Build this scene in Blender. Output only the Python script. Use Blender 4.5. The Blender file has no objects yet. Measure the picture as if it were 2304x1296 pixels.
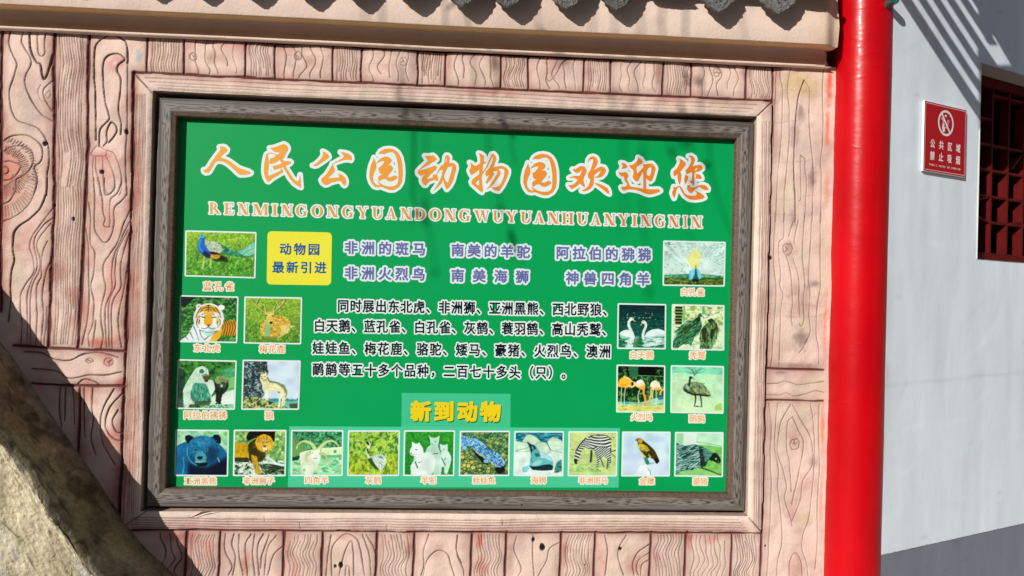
import bpy, bmesh, math
import numpy as np
from mathutils import Matrix, Vector

scene = bpy.context.scene
COL = scene.collection
Z0 = 2.457                       # height of the moulding's top edge above the ground
# ------------------------------------------------------------------ camera
FPX = 1664.0                     # focal length in photo pixels (26 mm)
CAMP = np.array([1.3731, -3.1011, -0.8567 + Z0])
YAW, PITCH, ROLL = 0.0629, 0.0067, 0.0265
_f = np.array([math.sin(YAW)*math.cos(PITCH), math.cos(YAW)*math.cos(PITCH), math.sin(PITCH)])
_r = np.array([math.cos(YAW), -math.sin(YAW), 0.0]); _u = np.cross(_r, _f)
CR = math.cos(ROLL)*_r + math.sin(ROLL)*_u
CU = -math.sin(ROLL)*_r + math.cos(ROLL)*_u
CF = _f
cam = bpy.data.cameras.new('camera'); camo = bpy.data.objects.new('camera', cam); COL.objects.link(camo)
cam.sensor_width = 36.0; cam.lens = 36.0*FPX/2304.0; cam.clip_start = 0.05; cam.clip_end = 2000
M = Matrix.Identity(4)
for i in range(3):
    M[i][0] = CR[i]; M[i][1] = CU[i]; M[i][2] = -CF[i]; M[i][3] = CAMP[i]
camo.matrix_world = M
scene.camera = camo
scene.cycles.pixel_filter_width = 1.05
# ------------------------------------------------------------------ sun, sky, exposure
LIGHT = np.array([0.88, 1.0, -0.52])          # the way the sunlight travels
TOSUN = -LIGHT/np.linalg.norm(LIGHT)
world = bpy.data.worlds.new('World'); scene.world = world; world.use_nodes = True
wn = world.node_tree.nodes; wl = world.node_tree.links
sky = wn.new('ShaderNodeTexSky'); sky.sky_type = 'NISHITA'; sky.sun_disc = False
sky.sun_elevation = math.asin(TOSUN[2]); sky.sun_rotation = math.atan2(TOSUN[0], TOSUN[1])
wl.new(sky.outputs[0], wn['Background'].inputs[0]); wn['Background'].inputs[1].default_value = 0.055
sun = bpy.data.lights.new('sun', 'SUN'); suno = bpy.data.objects.new('sun', sun); COL.objects.link(suno)
sun.energy = 4.3; sun.angle = math.radians(0.5); sun.color = (1.0, 0.955, 0.88)
suno.rotation_euler = Vector(LIGHT).to_track_quat('-Z', 'Y').to_euler()
suno.location = (-3, -4, 6)
scene.view_settings.view_transform = 'Standard'; scene.view_settings.look = 'None'
scene.view_settings.exposure = 0.14; scene.view_settings.gamma = 1.0

# ------------------------------------------------------------------ helpers
def lin(c):
    c = np.asarray(c, float)/255.0
    return np.where(c <= 0.04045, c/12.92, ((c+0.055)/1.055)**2.4)
LITK = 1.25
def alb(*c):                      # sunlit look on the front wall -> base colour
    return np.clip(lin(c)/LITK, 0.001, 0.85)
def px(p, y=0.0):                 # a pixel of the photo -> the point of the plane Y=y it shows
    p = np.atleast_2d(np.asarray(p, float))
    d = CF + CR*((p[:, :1]-1152)/FPX) - CU*((p[:, 1:2]-648)/FPX)
    t = (y-CAMP[1])/d[:, 1:2]
    return CAMP + t*d
def px_plane(p, p0, n):
    p = np.atleast_2d(np.asarray(p, float))
    d = CF + CR*((p[:, :1]-1152)/FPX) - CU*((p[:, 1:2]-648)/FPX)
    t = ((p0-CAMP)@n)/(d@n)
    return CAMP + t[:, None]*d
def mesh(name, V, F, mat=None, parent=None, cols=None, smooth=False, loc=None):
    me = bpy.data.meshes.new(name)
    V = np.asarray(V, np.float32)
    if isinstance(F, np.ndarray) and F.ndim == 2:
        k = F.shape[1]; n = len(F)
        me.vertices.add(len(V)); me.vertices.foreach_set('co', V.ravel())
        me.loops.add(n*k); me.loops.foreach_set('vertex_index', F.astype(np.int32).ravel())
        me.polygons.add(n); me.polygons.foreach_set('loop_start', np.arange(0, n*k, k, dtype=np.int32))
        me.update(calc_edges=True)
    else:
        me.from_pydata([tuple(map(float, v)) for v in V], [], [tuple(map(int, f)) for f in F])
    me.validate()
    if cols is not None:
        a = me.color_attributes.new('Col', 'FLOAT_COLOR', 'POINT')
        c = np.ones((len(V), 4), np.float32); c[:, :3] = np.broadcast_to(np.asarray(cols, np.float32), (len(V), 3))
        a.data.foreach_set('color', c.ravel())
    if smooth:
        me.polygons.foreach_set('use_smooth', np.ones(len(me.polygons), bool))
    o = bpy.data.objects.new(name, me); COL.objects.link(o)
    if mat: me.materials.append(mat)
    if parent: o.parent = parent
    return o
def tag(o, label=None, cat=None, group=None, kind=None):
    if label: o['label'] = label
    if cat: o['category'] = cat
    if group: o['group'] = group
    if kind: o['kind'] = kind
    return o
def thing(name, label, cat, loc=(0, 0, 0), group=None):
    o = bpy.data.objects.new(name, None); COL.objects.link(o); o.location = loc
    o.empty_display_size = 0.1
    return tag(o, label, cat, group)
def adopt(o, parent):             # parent keeping place (things sit unrotated)
    o.parent = parent
    o.matrix_parent_inverse = Matrix.Translation(-Vector(parent.location))
class MB:
    def __init__(s): s.V = []; s.F = []; s.C = []; s.n = 0
    def add(s, V, F, c=(0.5, 0.5, 0.5)):
        V = np.asarray(V, float).reshape(-1, 3)
        s.V.append(V); s.F += [tuple(int(i)+s.n for i in f) for f in F]
        s.C.append(np.broadcast_to(np.asarray(c, float), (len(V), 3))); s.n += len(V)
    def box(s, o, a, b, d, c=(0.5, 0.5, 0.5)):   # corner o and three edge vectors
        o, a, b, d = map(np.asarray, (o, a, b, d))
        V = [o+a*i+b*j+d*k for k in (0, 1) for j in (0, 1) for i in (0, 1)]
        F = [(0, 2, 3, 1), (4, 5, 7, 6), (0, 1, 5, 4), (1, 3, 7, 5), (3, 2, 6, 7), (2, 0, 4, 6)]
        if np.dot(np.cross(a, b), d) < 0: F = [f[::-1] for f in F]
        s.add(V, F, c)
    def tube(s, P, R, c=(0.5, 0.5, 0.5), k=6):
        P = np.asarray(P, float); n = len(P); R = np.broadcast_to(R, (n,))
        T = np.gradient(P, axis=0); V = []
        for i in range(n):
            t = T[i]/(np.linalg.norm(T[i])+1e-12)
            a = np.cross(t, (0.3, 0.2, 0.93)); a /= np.linalg.norm(a)+1e-12; b = np.cross(t, a)
            for q in range(k):
                w = 2*math.pi*q/k; V.append(P[i]+R[i]*(math.cos(w)*a+math.sin(w)*b))
        F = [(i*k+q, i*k+(q+1) % k, (i+1)*k+(q+1) % k, (i+1)*k+q) for i in range(n-1) for q in range(k)]
        F += [tuple(range(k))[::-1], tuple((n-1)*k+q for q in range(k))]
        s.add(V, F, c)
    def build(s, name, mat, parent=None, smooth=False, cols=True):
        return mesh(name, np.concatenate(s.V), s.F, mat, parent, np.concatenate(s.C) if cols else None, smooth)
def vnoise(shape, sy, sx, seed):
    r = np.random.default_rng(seed); h, w = shape
    gy = int(h/sy)+3; gx = int(w/sx)+3
    g = r.random((gy, gx)); y = np.arange(h)/sy; x = np.arange(w)/sx
    y0 = y.astype(int); x0 = x.astype(int); fy = y-y0; fx = x-x0
    fy = (fy*fy*(3-2*fy))[:, None]; fx = (fx*fx*(3-2*fx))[None]
    a = g[np.ix_(y0, x0)]; b = g[np.ix_(y0, x0+1)]; c = g[np.ix_(y0+1, x0)]; d = g[np.ix_(y0+1, x0+1)]
    return (a*(1-fx)+b*fx)*(1-fy)+(c*(1-fx)+d*fx)*fy
def fnoise(shape, s, seed, oct=3):
    t = 0; a = 0.5; n = 0
    for i in range(oct):
        t = t+a*vnoise(shape, s, s, seed+i); n += a; s = max(s/2, 1.0); a /= 2
    return t/n
def boxblur(a, r):
    for ax in (0, 1):
        p = [(0, 0), (0, 0)]; p[ax] = (r+1, r)
        c = np.cumsum(np.pad(a, p, mode='edge'), axis=ax)
        a = (np.take(c, range(2*r+1, c.shape[ax]), ax)-np.take(c, range(0, c.shape[ax]-2*r-1), ax))/(2*r+1)
    return a
def dens(P, step):                # Catmull-Rom through P, resampled
    P = np.asarray(P, float)
    if len(P) > 2:
        Q = np.vstack([2*P[0]-P[1], P, 2*P[-1]-P[-2]]); out = []
        for i in range(1, len(Q)-2):
            t = np.linspace(0, 1, 13)[:-1, None]; a, b, c, d = Q[i-1], Q[i], Q[i+1], Q[i+2]
            out.append(0.5*((2*b)+(-a+c)*t+(2*a-5*b+4*c-d)*t*t+(-a+3*b-3*c+d)*t**3))
        P = np.vstack(out+[Q[-2:-1]])
    s = np.r_[0, np.cumsum(np.hypot(*np.diff(P, axis=0).T))]
    n = max(2, int(s[-1]/step)+1); q = np.linspace(0, s[-1], n)
    return np.stack([np.interp(q, s, P[:, 0]), np.interp(q, s, P[:, 1])], 1)
# ------------------------------------------------------------------ materials
def material(name, rgb=None, rough=0.7, spec=0.35, attr=False, bump=None, coat=0.0, var=None):
    m = bpy.data.materials.new(name); m.use_nodes = True
    nt = m.node_tree; b = nt.nodes['Principled BSDF']
    b.inputs['Roughness'].default_value = rough; b.inputs['Specular IOR Level'].default_value = spec
    b.inputs['Coat Weight'].default_value = coat; b.inputs['Coat Roughness'].default_value = 0.12
    src = None
    if attr:
        n = nt.nodes.new('ShaderNodeAttribute'); n.attribute_name = 'Col'; src = n.outputs['Color']
    elif rgb is not None:
        b.inputs['Base Color'].default_value = (*[float(x) for x in rgb], 1)
        if var:
            n = nt.nodes.new('ShaderNodeRGB'); n.outputs[0].default_value = (*[float(x) for x in rgb], 1); src = n.outputs[0]
    tc = nt.nodes.new('ShaderNodeTexCoord')
    def noise(scale, sc3, detail=5):
        mp = nt.nodes.new('ShaderNodeMapping'); mp.inputs['Scale'].default_value = sc3
        nt.links.new(tc.outputs['Object'], mp.inputs[0])
        n = nt.nodes.new('ShaderNodeTexNoise'); n.inputs['Scale'].default_value = scale; n.inputs['Detail'].default_value = detail
        nt.links.new(mp.outputs[0], n.inputs['Vector']); return n.outputs['Fac']
    if var:                       # (scale, stretch, amount): dirt and patchy paint
        f = noise(var[0], var[1])
        mr = nt.nodes.new('ShaderNodeMapRange'); mr.inputs[1].default_value = 0.3; mr.inputs[2].default_value = 0.7
        mr.inputs[3].default_value = 1-var[2]; mr.inputs[4].default_value = 1+var[2]*0.6
        nt.links.new(f, mr.inputs[0])
        mx = nt.nodes.new('ShaderNodeMix'); mx.data_type = 'RGBA'; mx.blend_type = 'MULTIPLY'; mx.inputs[0].default_value = 1
        nt.links.new(src, mx.inputs[6]); nt.links.new(mr.outputs[0], mx.inputs[7]); src = mx.outputs[2]
    if src is not None: nt.links.new(src, b.inputs['Base Color'])
    if bump:                      # list of (scale, stretch, strength, distance)
        prev = None
        for sc, st, stg, dist in bump:
            bp = nt.nodes.new('ShaderNodeBump'); bp.inputs['Strength'].default_value = stg; bp.inputs['Distance'].default_value = dist
            nt.links.new(noise(sc, st), bp.inputs['Height'])
            if prev: nt.links.new(prev, bp.inputs['Normal'])
            prev = bp.outputs[0]
        nt.links.new(prev, b.inputs['Normal'])
    return m
M_PLASTER = material('painted_plaster', attr=True, rough=0.78, spec=0.25, bump=[(90, (1, 1, 1), 0.35, 0.004), (14, (1, 1, 1), 0.25, 0.012)], var=(9, (1, 1, 1), 0.06))
M_PRINT = material('printed_vinyl', attr=True, rough=0.42, spec=0.12, var=(3.0, (1, 1, 1), 0.035), bump=[(2.5, (1, 1, 1), 0.08, 0.01)])
M_FRAME = material('grey_wood_profile', attr=True, rough=0.55, spec=0.3)
M_RED = material('red_gloss_paint', (0.48, 0.001, 0.005), rough=0.33, spec=0.2, coat=0.06, var=(4, (1, 1, 0.5), 0.2),
                 bump=[(70, (1, 1, 1.2), 0.10, 0.003), (8, (0.9, 0.9, 1.2), 0.15, 0.014)])
M_WHITE = material('white_wall_paint', attr=True, rough=0.6, spec=0.25, bump=[(5, (1, 1, 0.4), 0.2, 0.02), (40, (1, 1, 1), 0.1, 0.004)], var=(6, (1, 1, 0.22), 0.07))
M_ROCK = material('rough_cement', attr=True, rough=0.95, spec=0.1, bump=[(22, (1, 1, 1), 0.9, 0.014), (90, (1, 1, 1), 1.0, 0.006), (260, (1, 1, 1), 0.8, 0.002)], var=(60, (1, 1, 1), 0.3))
M_TILE = material('grey_roof_tile', attr=True, rough=0.85, spec=0.2, bump=[(120, (1, 1, 1), 0.5, 0.003)], var=(40, (1, 1, 1), 0.25))
M_LATTICE = material('dark_red_paint', lin((112, 20, 17))*0.62, rough=0.6, spec=0.15, var=(20, (1, 1, 1), 0.2))
M_DARK = material('interior_shade', (0.008, 0.007, 0.007), rough=0.9, spec=0.05)  # near-black colour stands in for the room's shade
M_SIGN = material('enamel_sign', attr=True, rough=0.35, spec=0.4)
M_WOOD = material('blocker_slat', (0.16, 0.10, 0.06), rough=0.8)
M_LEAF = material('willow_leaf', (0.06, 0.09, 0.03), rough=0.6)
M_BARK = material('bark', (0.10, 0.07, 0.05), rough=0.9)
M_PAVE = material('stone_paving', (0.46, 0.42, 0.37), rough=0.85, var=(1.5, (1, 1, 1), 0.25), bump=[(12, (1, 1, 1), 0.4, 0.02)])
M_GLAZE = material('green_glaze', (0.02, 0.10, 0.08), rough=0.15, spec=0.6, coat=0.6)
M_DRY = material('dry_leaf', (0.20, 0.12, 0.05), rough=0.8)

# ------------------------------------------------------------------ ground
g = mesh('ground', [(-300, -300, 0), (300, -300, 0), (300, 300, 0), (-300, 300, 0)], [(0, 1, 2, 3)], M_PAVE)
tag(g, kind='structure')
# ================================================================== the carved cement wall
HS = 0.0026
GX0, GX1, GZ0, GZ1 = -0.80, 3.0, -2.36, 0.158
NX = int((GX1-GX0)/HS)+1; NZ = int((GZ1-GZ0)/HS)+1
shape = (NZ, NX)
DEP = np.zeros(shape); DRK = np.zeros(shape); WID = np.zeros(shape)
rng = np.random.default_rng(7)
def pw(P):                        # photo pixels -> wall x, z (z from the moulding's top)
    q = px(P, 0.0); return np.stack([q[:, 0], q[:, 2]-Z0], 1)
def stamp(W, hw, depth, dark, wide=False, jit=0.0006, wob=0.0):
    W = dens(W, HS*0.55)
    n = len(W); s = np.arange(n); kj = max(3, n//(26 if wide else 9)); kw = max(3, n//(34 if wide else 22))
    if jit: W = W+np.stack([np.interp(s, np.linspace(0, n, kj), rng.normal(0, jit, kj)) for _ in (0, 1)], 1)
    hv = hw*(1+(0.16 if wide else 0.2)*np.interp(s, np.linspace(0, n, kw), rng.normal(0, 1, kw))).clip(0.45, 1.8)
    fx = (W[:, 0]-GX0)/HS; fz = (W[:, 1]-GZ0)/HS
    R = int(math.ceil(hw*1.8/HS))+1
    ix = np.round(fx).astype(int); iz = np.round(fz).astype(int)
    for dx in range(-R, R+1):
        for dz in range(-R, R+1):
            x = ix+dx; z = iz+dz
            ok = (x >= 0) & (x < NX) & (z >= 0) & (z < NZ)
            d = np.hypot(x-fx, z-fz)*HS
            k = np.clip((hv+0.55*HS-d)/HS, 0, 1)
            ok &= k > 0
            if not ok.any(): continue
            idx = (z*NX+x)[ok]
            np.maximum.at(DEP.ravel(), idx, (depth*k)[ok])
            np.maximum.at(DRK.ravel(), idx, (dark*k)[ok])
            if wide: np.maximum.at(WID.ravel(), idx, k[ok])
def groove(P, hw=0.0052, depth=0.011): stamp(pw(P), hw, depth*0.62, 1.0, True, 0.0009)
def line(P, hw=0.0013, depth=0.0022, dark=0.62): stamp(pw(P), max(hw*1.1, .0013), depth*1.6, min(1, dark*1.35), jit=.0003)
def crack(P): stamp(pw(P), 0.0007, 0.0008, 0.33, jit=0.0012)
def grains(xl, xr, y0, y1, n, amp, seed, hw=0.0012, dark=0.62, ind=0.25, mt=0.08):
    """n carved grain lines between two plank edges (xl, xr: (x at y0, x at y1))"""
    r = np.random.default_rng(seed); m = 10
    ys = np.linspace(y0, y1, m); tt = np.linspace(0, 1, m)
    L = (y1-y0)
    ph = r.random(3)*6.28; common = amp*(np.sin(ys*6.28/max(80, L*0.6)+ph[0])+0.3*np.sin(ys*6.28/max(44, L*0.3)+ph[1]))
    for i in range(n):
        t = mt+(1-2*mt)*(i+0.5+r.uniform(-0.12, 0.12))/n
        own = ind*amp*np.sin(ys*6.28/max(55, L*0.4)+r.random()*6.28)
        edge = 1-abs(2*t-1)**3
        x = (xl[0]+(xl[1]-xl[0])*tt)*(1-t)+(xr[0]+(xr[1]-xr[0])*tt)*t+(common+own)*edge
        a = r.integers(0, 2) if r.random() < 0.3 else 0; b = m-(r.integers(0, 3) if r.random() < 0.3 else 0)
        lo = min(xl)+2; hi = max(xr)-2
        line(np.stack([np.clip(x, lo, hi), ys], 1)[a:b], hw*r.uniform(0.75, 1.2), 0.0020, dark*r.uniform(0.75, 1.05))
def knot(cx, cy, rx, ry, seed=0):
    r = np.random.default_rng(seed); a = np.linspace(0, 6.28, 13)
    line(np.stack([cx+rx*np.cos(a)*(1+0.1*r.normal(size=13)), cy+ry*np.sin(a)*(1+0.1*r.normal(size=13))], 1), 0.0009)
    for w in r.random(3)*6.28: line([(cx, cy), (cx+rx*0.8*math.cos(w), cy+ry*0.8*math.sin(w))], 0.001)
# --- big grooves
groove([(-60, 50), (120, 61), (330, 73), (620, 94), (1200, 125), (1750, 143), (1880, 147)], 0.0050, 0.013)
groove([(301, 163), (600, 177), (1200, 204), (1739, 227)], 0.0056)
groove([(301, 163), (299, 360), (286, 718), (284, 790), (271, 1117), (269, 1191)], 0.0075, 0.013)
groove([(1741, 138), (1739, 227), (1727, 700), (1714, 1199), (1711, 1310)], 0.0046)
groove([(255, 1191), (637, 1194), (1200, 1198), (1714, 1199)], 0.0044)
groove([(4, 40), (2, 330), (0, 700)], 0.006); groove([(122, 64), (122, 360), (117, 560), (110, 718), (108, 782)], 0.0062)
groove([(199, 67), (195, 358), (187, 560), (179, 718), (176, 784)], 0.0058)
groove([(30, 776), (110, 783), (200, 787), (284, 790)], 0.0050); groove([(60, 862), (178, 868), (283, 869)], 0.0048)
groove([(179, 870), (176, 984), (172, 1080)], 0.005)
TOPX = [(330, 330), (414, 413), (554, 552), (618, 617), (749, 748), (814, 812), (941, 939), (1004, 1002), (1128, 1127), (1189, 1188), (1315, 1314), (1375, 1373), (1493, 1491), (1556, 1555), (1681, 1679)]
ytop = lambda x: 73+(x-330)*0.0497
ymid = lambda x: 164+(x-301)*0.0437
for a, b in TOPX: groove([(a, ytop(a)), (b, ymid(b))], 0.0036)
BOTX = [419.5, 495, 639, 726.5, 849, 933, 1062, 1140, 1264, 1340, 1465.6, 1545, 1648]
for i, x in enumerate(BOTX): groove([(x, 1196), (x-2, 1250), (x-5, 1320)], 0.0046)
groove([(1728, 829), (1790, 831), (1856, 833)], 0.004); groove([(1722, 900), (1790, 901), (1852, 902)], 0.0036)
groove([(1748, 143), (1740, 330)], 0.0009, 0.002)
# --- top row planks: fine and coarse by turns
edges = [300]+[a for a, _ in TOPX]+[1741]
styles = ['plain', 'f', 'c', 'f', 'c', 'f', 'c', 'f', 'c', 'f', 'c', 'f', 'c', 'f', 'c', 'f']
for i, s in enumerate(styles):
    a, b = edges[i], edges[i+1]; m = (a+b)/2
    y0, y1 = ytop(m)+7, ymid(m)-6
    if s == 'f': grains((a+3, a+3), (b-4, b-4), y0, y1, 11 if b-a > 70 else 9, 2.2+2.2*(i % 3 == 0), 100+i, 0.0011, 0.68, 0.18)
    if s == 'c': grains((a+4, a+4), (b-4, b-4), y0, y1, 5, 5.0, 200+i, 0.0014, 0.68, 0.7)
for k, (x, y) in enumerate([(435, 127), (671, 126), (909, 139), (1614, 163)]): knot(x, y, 8, 9, k)
for r in (5, 9, 14, 19): line([(944+r, 128-r*1.3), (944+r*1.3, 140), (944+r, 152+r)], 0.001)
line([(1232, 140), (1230, 170), (1236, 183), (1250, 170), (1263, 145), (1280, 130)], 0.0013)
for r in (5, 10, 15): line([(1555, 148-r*1.6), (1552-r, 165), (1555, 180+r*1.2)], 0.001)
# --- bottom row planks
edges = [330]+BOTX+[1712]
for i in range(len(edges)-1):
    a, b = edges[i]+4, edges[i+1]-4; fine = i in (1, 3, 5, 7, 9, 11, 13)
    if fine: grains((a, a-5), (b, b-5), 1204, 1330, 9, 5.5, 300+i, 0.0011, 0.68, 0.16)
    elif i == 12: grains((a, a-4), (b, b-4), 1204, 1330, 8, 5, 300+i, 0.0011, 0.6, 0.5)
    elif i == 0: grains((a+20, a+20), (b, b-4), 1200, 1330, 3, 7, 300+i, 0.0019, 0.7, 0.5)
def cB(P, ox=300): return [(ox+x/3.1135, 1100+y/3.1135) for x, y in P]
for P in ([(645, 315), (640, 430), (690, 540), (665, 610)], [(705, 315), (690, 390), (715, 480), (695, 610)], [(740, 320), (740, 450), (770, 610)], [(825, 320), (785, 400), (800, 610)],
          [(850, 320), (835, 450), (850, 610)], [(910, 320), (870, 410), (880, 610)], [(950, 325), (900, 470), (890, 560)], [(1000, 330), (940, 420), (915, 610)], [(1050, 400), (980, 470), (940, 610)],
          [(1385, 325), (1365, 450), (1350, 610)], [(1390, 610), (1390, 430), (1430, 360), (1490, 318), (1560, 345), (1590, 420), (1620, 610)], [(1440, 610), (1480, 450), (1525, 365), (1540, 430), (1545, 610)], [(1485, 610), (1490, 545), (1510, 545), (1515, 610)],
          [(1605, 320), (1650, 450), (1665, 610)], [(1630, 320), (1690, 430), (1700, 610)], [(2070, 320), (2035, 430), (2035, 540), (2015, 610)],
          [(2030, 610), (2060, 500), (2130, 432), (2200, 455), (2225, 530), (2250, 610)], [(2270, 330), (2265, 430), (2300, 520)]):
    line(cB(P), 0.0016, 0.003, 0.66)
for P in ([(570, 325), (550, 420), (600, 550), (580, 610)], [(685, 325), (680, 450), (690, 610)], [(875, 375), (800, 420), (775, 510), (720, 610)], [(1185, 325), (1205, 430), (1190, 610)], [(1340, 325), (1290, 400), (1280, 480), (1320, 610)],
          [(1505, 390), (1420, 450), (1385, 530), (1395, 610)], [(1505, 450), (1430, 500), (1410, 560), (1425, 610)], [(1505, 500), (1450, 535), (1440, 610)], [(155, 325), (150, 450), (195, 560), (200, 610)]):
    line(cB(P, 980), 0.0016, 0.003, 0.66)
# --- moulding grain
mt = lambda x: 164+(x-301)*0.0437
for k, o in enumerate((12, 21, 29, 36)):
    line([(330+10*k, mt(330)+o), (700, mt(700)+o+2*(k % 2)), (1000, mt(1000)+o-2), (1350, mt(1350)+o+1.5), (1700-8*k, mt(1700)+o)], 0.0009, 0.0015, 0.5)
grains((305, 274), (335, 318), 215, 1180, 8, 1.5, 401, 0.0009, 0.5, 0.5); grains((1706, 1690), (1736, 1712), 275, 1185, 5, 2, 402, 0.0009, 0.42, 0.6)
for k, o in enumerate((7, 13, 19, 25, 31, 36)):
    line([(300, 1156+o*0.9), (560, 1158+o+2), (820, 1160+o-1.5), (1060, 1160+o+2), (1330, 1161+o-2.5), (1690-(6-k)*5, 1161+o)], 0.0009, 0.0016, 0.58)
for a, b in (((301, 164), (346, 210)), ((1739, 227), (1704, 261)), ((1713, 1197), (1684, 1164)), ((270, 1189), (330, 1150))): line([a, b], 0.0018, 0.004, 0.8)
for x, y in ((596, 1166), (676, 1180), (1130, 1172), (870, 1186)): line([(x, y-6), (x+1, y+8)], 0.001)
# --- left planks
c5 = lambda P: [(x/3.241, 40+y/3.241) for x, y in P]
c6 = lambda P: [(x/3.241, 400+y/3.241) for x, y in P]
for P in ([(80, 55), (65, 180), (90, 260), (125, 340), (105, 430), (72, 530), (75, 620), (100, 710), (140, 755), (200, 775), (280, 810), (330, 880), (355, 960), (355, 1060), (340, 1150), (335, 1296)],
          [(175, 60), (158, 160), (180, 220), (225, 290), (225, 350), (195, 410), (185, 470), (205, 550), (250, 640), (310, 710), (385, 755)],
          [(275, 65), (275, 180), (285, 260), (310, 282), (330, 260), (325, 190), (340, 75)], [(385, 460), (340, 500), (315, 540), (335, 610), (380, 680)],
          [(20, 900), (80, 865), (150, 855), (210, 862), (250, 885), (290, 920), (310, 970), (305, 1030), (280, 1065), (250, 1090), (265, 1150), (262, 1220), (240, 1296)],
          [(25, 975), (80, 940), (150, 935), (210, 955), (240, 1000), (240, 1060), (215, 1110), (170, 1150), (115, 1180), (110, 1250)],
          [(20, 1050), (70, 1045), (130, 1065), (150, 1090), (110, 1150), (60, 1180), (15, 1185)], [(15, 1085), (45, 1088), (60, 1110), (45, 1135), (18, 1138)]):
    line(c5(P), 0.0017, 0.0035, 0.66)
line(c5([(213, 55), (218, 180), (235, 260), (270, 325), (300, 345), (310, 410), (325, 450), (350, 410), (370, 340), (385, 270)]), 0.003, 0.005, 0.8)
for P in ([(300, 490), (278, 540), (300, 600), (350, 620)], [(365, 530), (372, 560), (350, 590), (335, 560), (365, 530)]): line(c5(P), 0.001, 0.0015, 0.4)
for i in range(30):
    a = math.radians(-88+i*5.2)
    for r0, r1, cut in ((128, 188, 5.0), (212, 252, 0.35)):
        if a > cut: continue
        r0 += rng.uniform(-6, 10); r1 += rng.uniform(-10, 4)
        line(c5([(30+r0*math.cos(a), 1120+r0*math.sin(a)), (30+r1*math.cos(a+0.05), 1120+r1*math.sin(a+0.05))]), 0.0012, 0.003, 0.75)
for P in ([(270, 0), (262, 60), (220, 170), (160, 240), (90, 290), (20, 318)], [(115, 80), (70, 165), (10, 195)], [(115, 20), (112, 90), (100, 110)],
          [(380, 225), (300, 330), (230, 430), (212, 500), (240, 590), (245, 690), (190, 770), (150, 850), (145, 950), (155, 1080), (145, 1230)],
          [(385, 290), (320, 340), (260, 420), (245, 490), (265, 580), (268, 660), (225, 760), (195, 860), (195, 1050), (188, 1230)],
          [(370, 330), (290, 430), (265, 500), (290, 590), (285, 680), (235, 780), (218, 900), (215, 1230)],
          [(345, 460), (310, 540), (300, 640), (300, 720), (265, 800), (265, 1000), (255, 1230)], [(370, 600), (330, 700), (305, 850), (310, 1000), (295, 1230)], [(335, 940), (330, 1080), (315, 1230)],
          [(680, 0), (690, 130), (690, 350), (720, 430), (765, 472), (805, 430), (830, 330), (830, 220), (880, 170), (920, 110), (915, 20)],
          [(710, 0), (740, 130), (750, 250), (765, 300), (755, 345), (780, 360), (800, 335), (800, 170), (850, 110), (880, 40), (885, 0)], [(760, 0), (760, 100), (780, 125), (830, 80), (835, 0)],
          [(645, 180), (660, 290), (660, 470), (690, 540), (685, 680), (665, 790), (685, 900), (680, 1050), (650, 1150), (655, 1230)], [(625, 370), (645, 500), (645, 680), (650, 880), (635, 1050), (600, 1220)],
          [(945, 230), (900, 330), (860, 460), (800, 560), (755, 630), (750, 700), (770, 800), (745, 930), (740, 1050), (755, 1160), (740, 1240)],
          [(945, 310), (880, 450), (830, 580), (815, 700), (815, 820), (775, 930), (770, 1060), (780, 1240)], [(930, 380), (860, 530), (840, 680), (840, 780), (800, 900), (795, 1060), (800, 1240)],
          [(940, 400), (890, 580), (880, 700), (880, 800), (830, 890), (815, 1000), (820, 1240)], [(930, 620), (905, 800), (870, 980), (865, 1080), (885, 1240)], [(700, 1040), (690, 1150), (680, 1240)]):
    line(c6(P), 0.0015, 0.003, 0.64)
line(c6([(340, 0), (330, 120), (290, 220), (210, 300), (140, 350), (100, 410), (95, 520), (105, 600), (85, 680), (75, 780), (70, 900), (60, 1050)]), 0.0024, 0.004, 0.72)
for i in range(16):
    a = math.radians(5+i*5.3)
    for r0, r1 in ((70, 150), (190, 258)):
        q = rng.uniform(0.8, 1.0)
        line(c6([(20+r0*math.cos(a), -30+r0*1.25*math.sin(a)), (20+(r0+(r1-r0)*q)*math.cos(a), -30+(r0+(r1-r0)*q)*1.25*math.sin(a))]), 0.0009, 0.0018, 0.5)
for P, h in (([(695, 890), (695, 560), (685, 420), (690, 230), (720, 170), (780, 130), (830, 122), (890, 155), (925, 200), (930, 330)], .0026), ([(930, 330), (928, 700), (925, 830), (915, 1050), (920, 1296)], .0017),
          ([(720, 935), (722, 830), (745, 790), (795, 740), (790, 690), (765, 600), (750, 430), (755, 330), (790, 275), (860, 262), (905, 290), (905, 310), (860, 350), (855, 390), (880, 450), (875, 560), (865, 680), (885, 770), (880, 850)], .0022),
          ([(750, 935), (775, 900), (775, 830), (810, 762), (850, 800), (840, 850), (790, 910)], .0022), ([(700, 930), (670, 970), (665, 1000), (740, 1010), (775, 1000), (770, 965), (720, 940)], .0014), ([(680, 1010), (675, 1120), (690, 1296)], .0012),
          ([(695, 1010), (700, 1120), (725, 1200), (730, 1296)], .0012), ([(750, 1015), (750, 1130), (760, 1240), (790, 1290)], .0012), ([(775, 1015), (810, 1090), (835, 1180), (820, 1260), (790, 1290)], .0012),
          ([(775, 965), (830, 990), (870, 1080), (885, 1170), (880, 1260), (865, 1296)], .0012)): line(c5(P), h, h*1.7, 0.66)
for y0, y1, s in ((70, 420, 0), (420, 775, 1)):
    grains((126-4*s, 122-8*s), (195-4*s, 191-12*s), y0, y1, 10, 4.5-2*s, 500+s, 0.0012, 0.68, 0.12)
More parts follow.
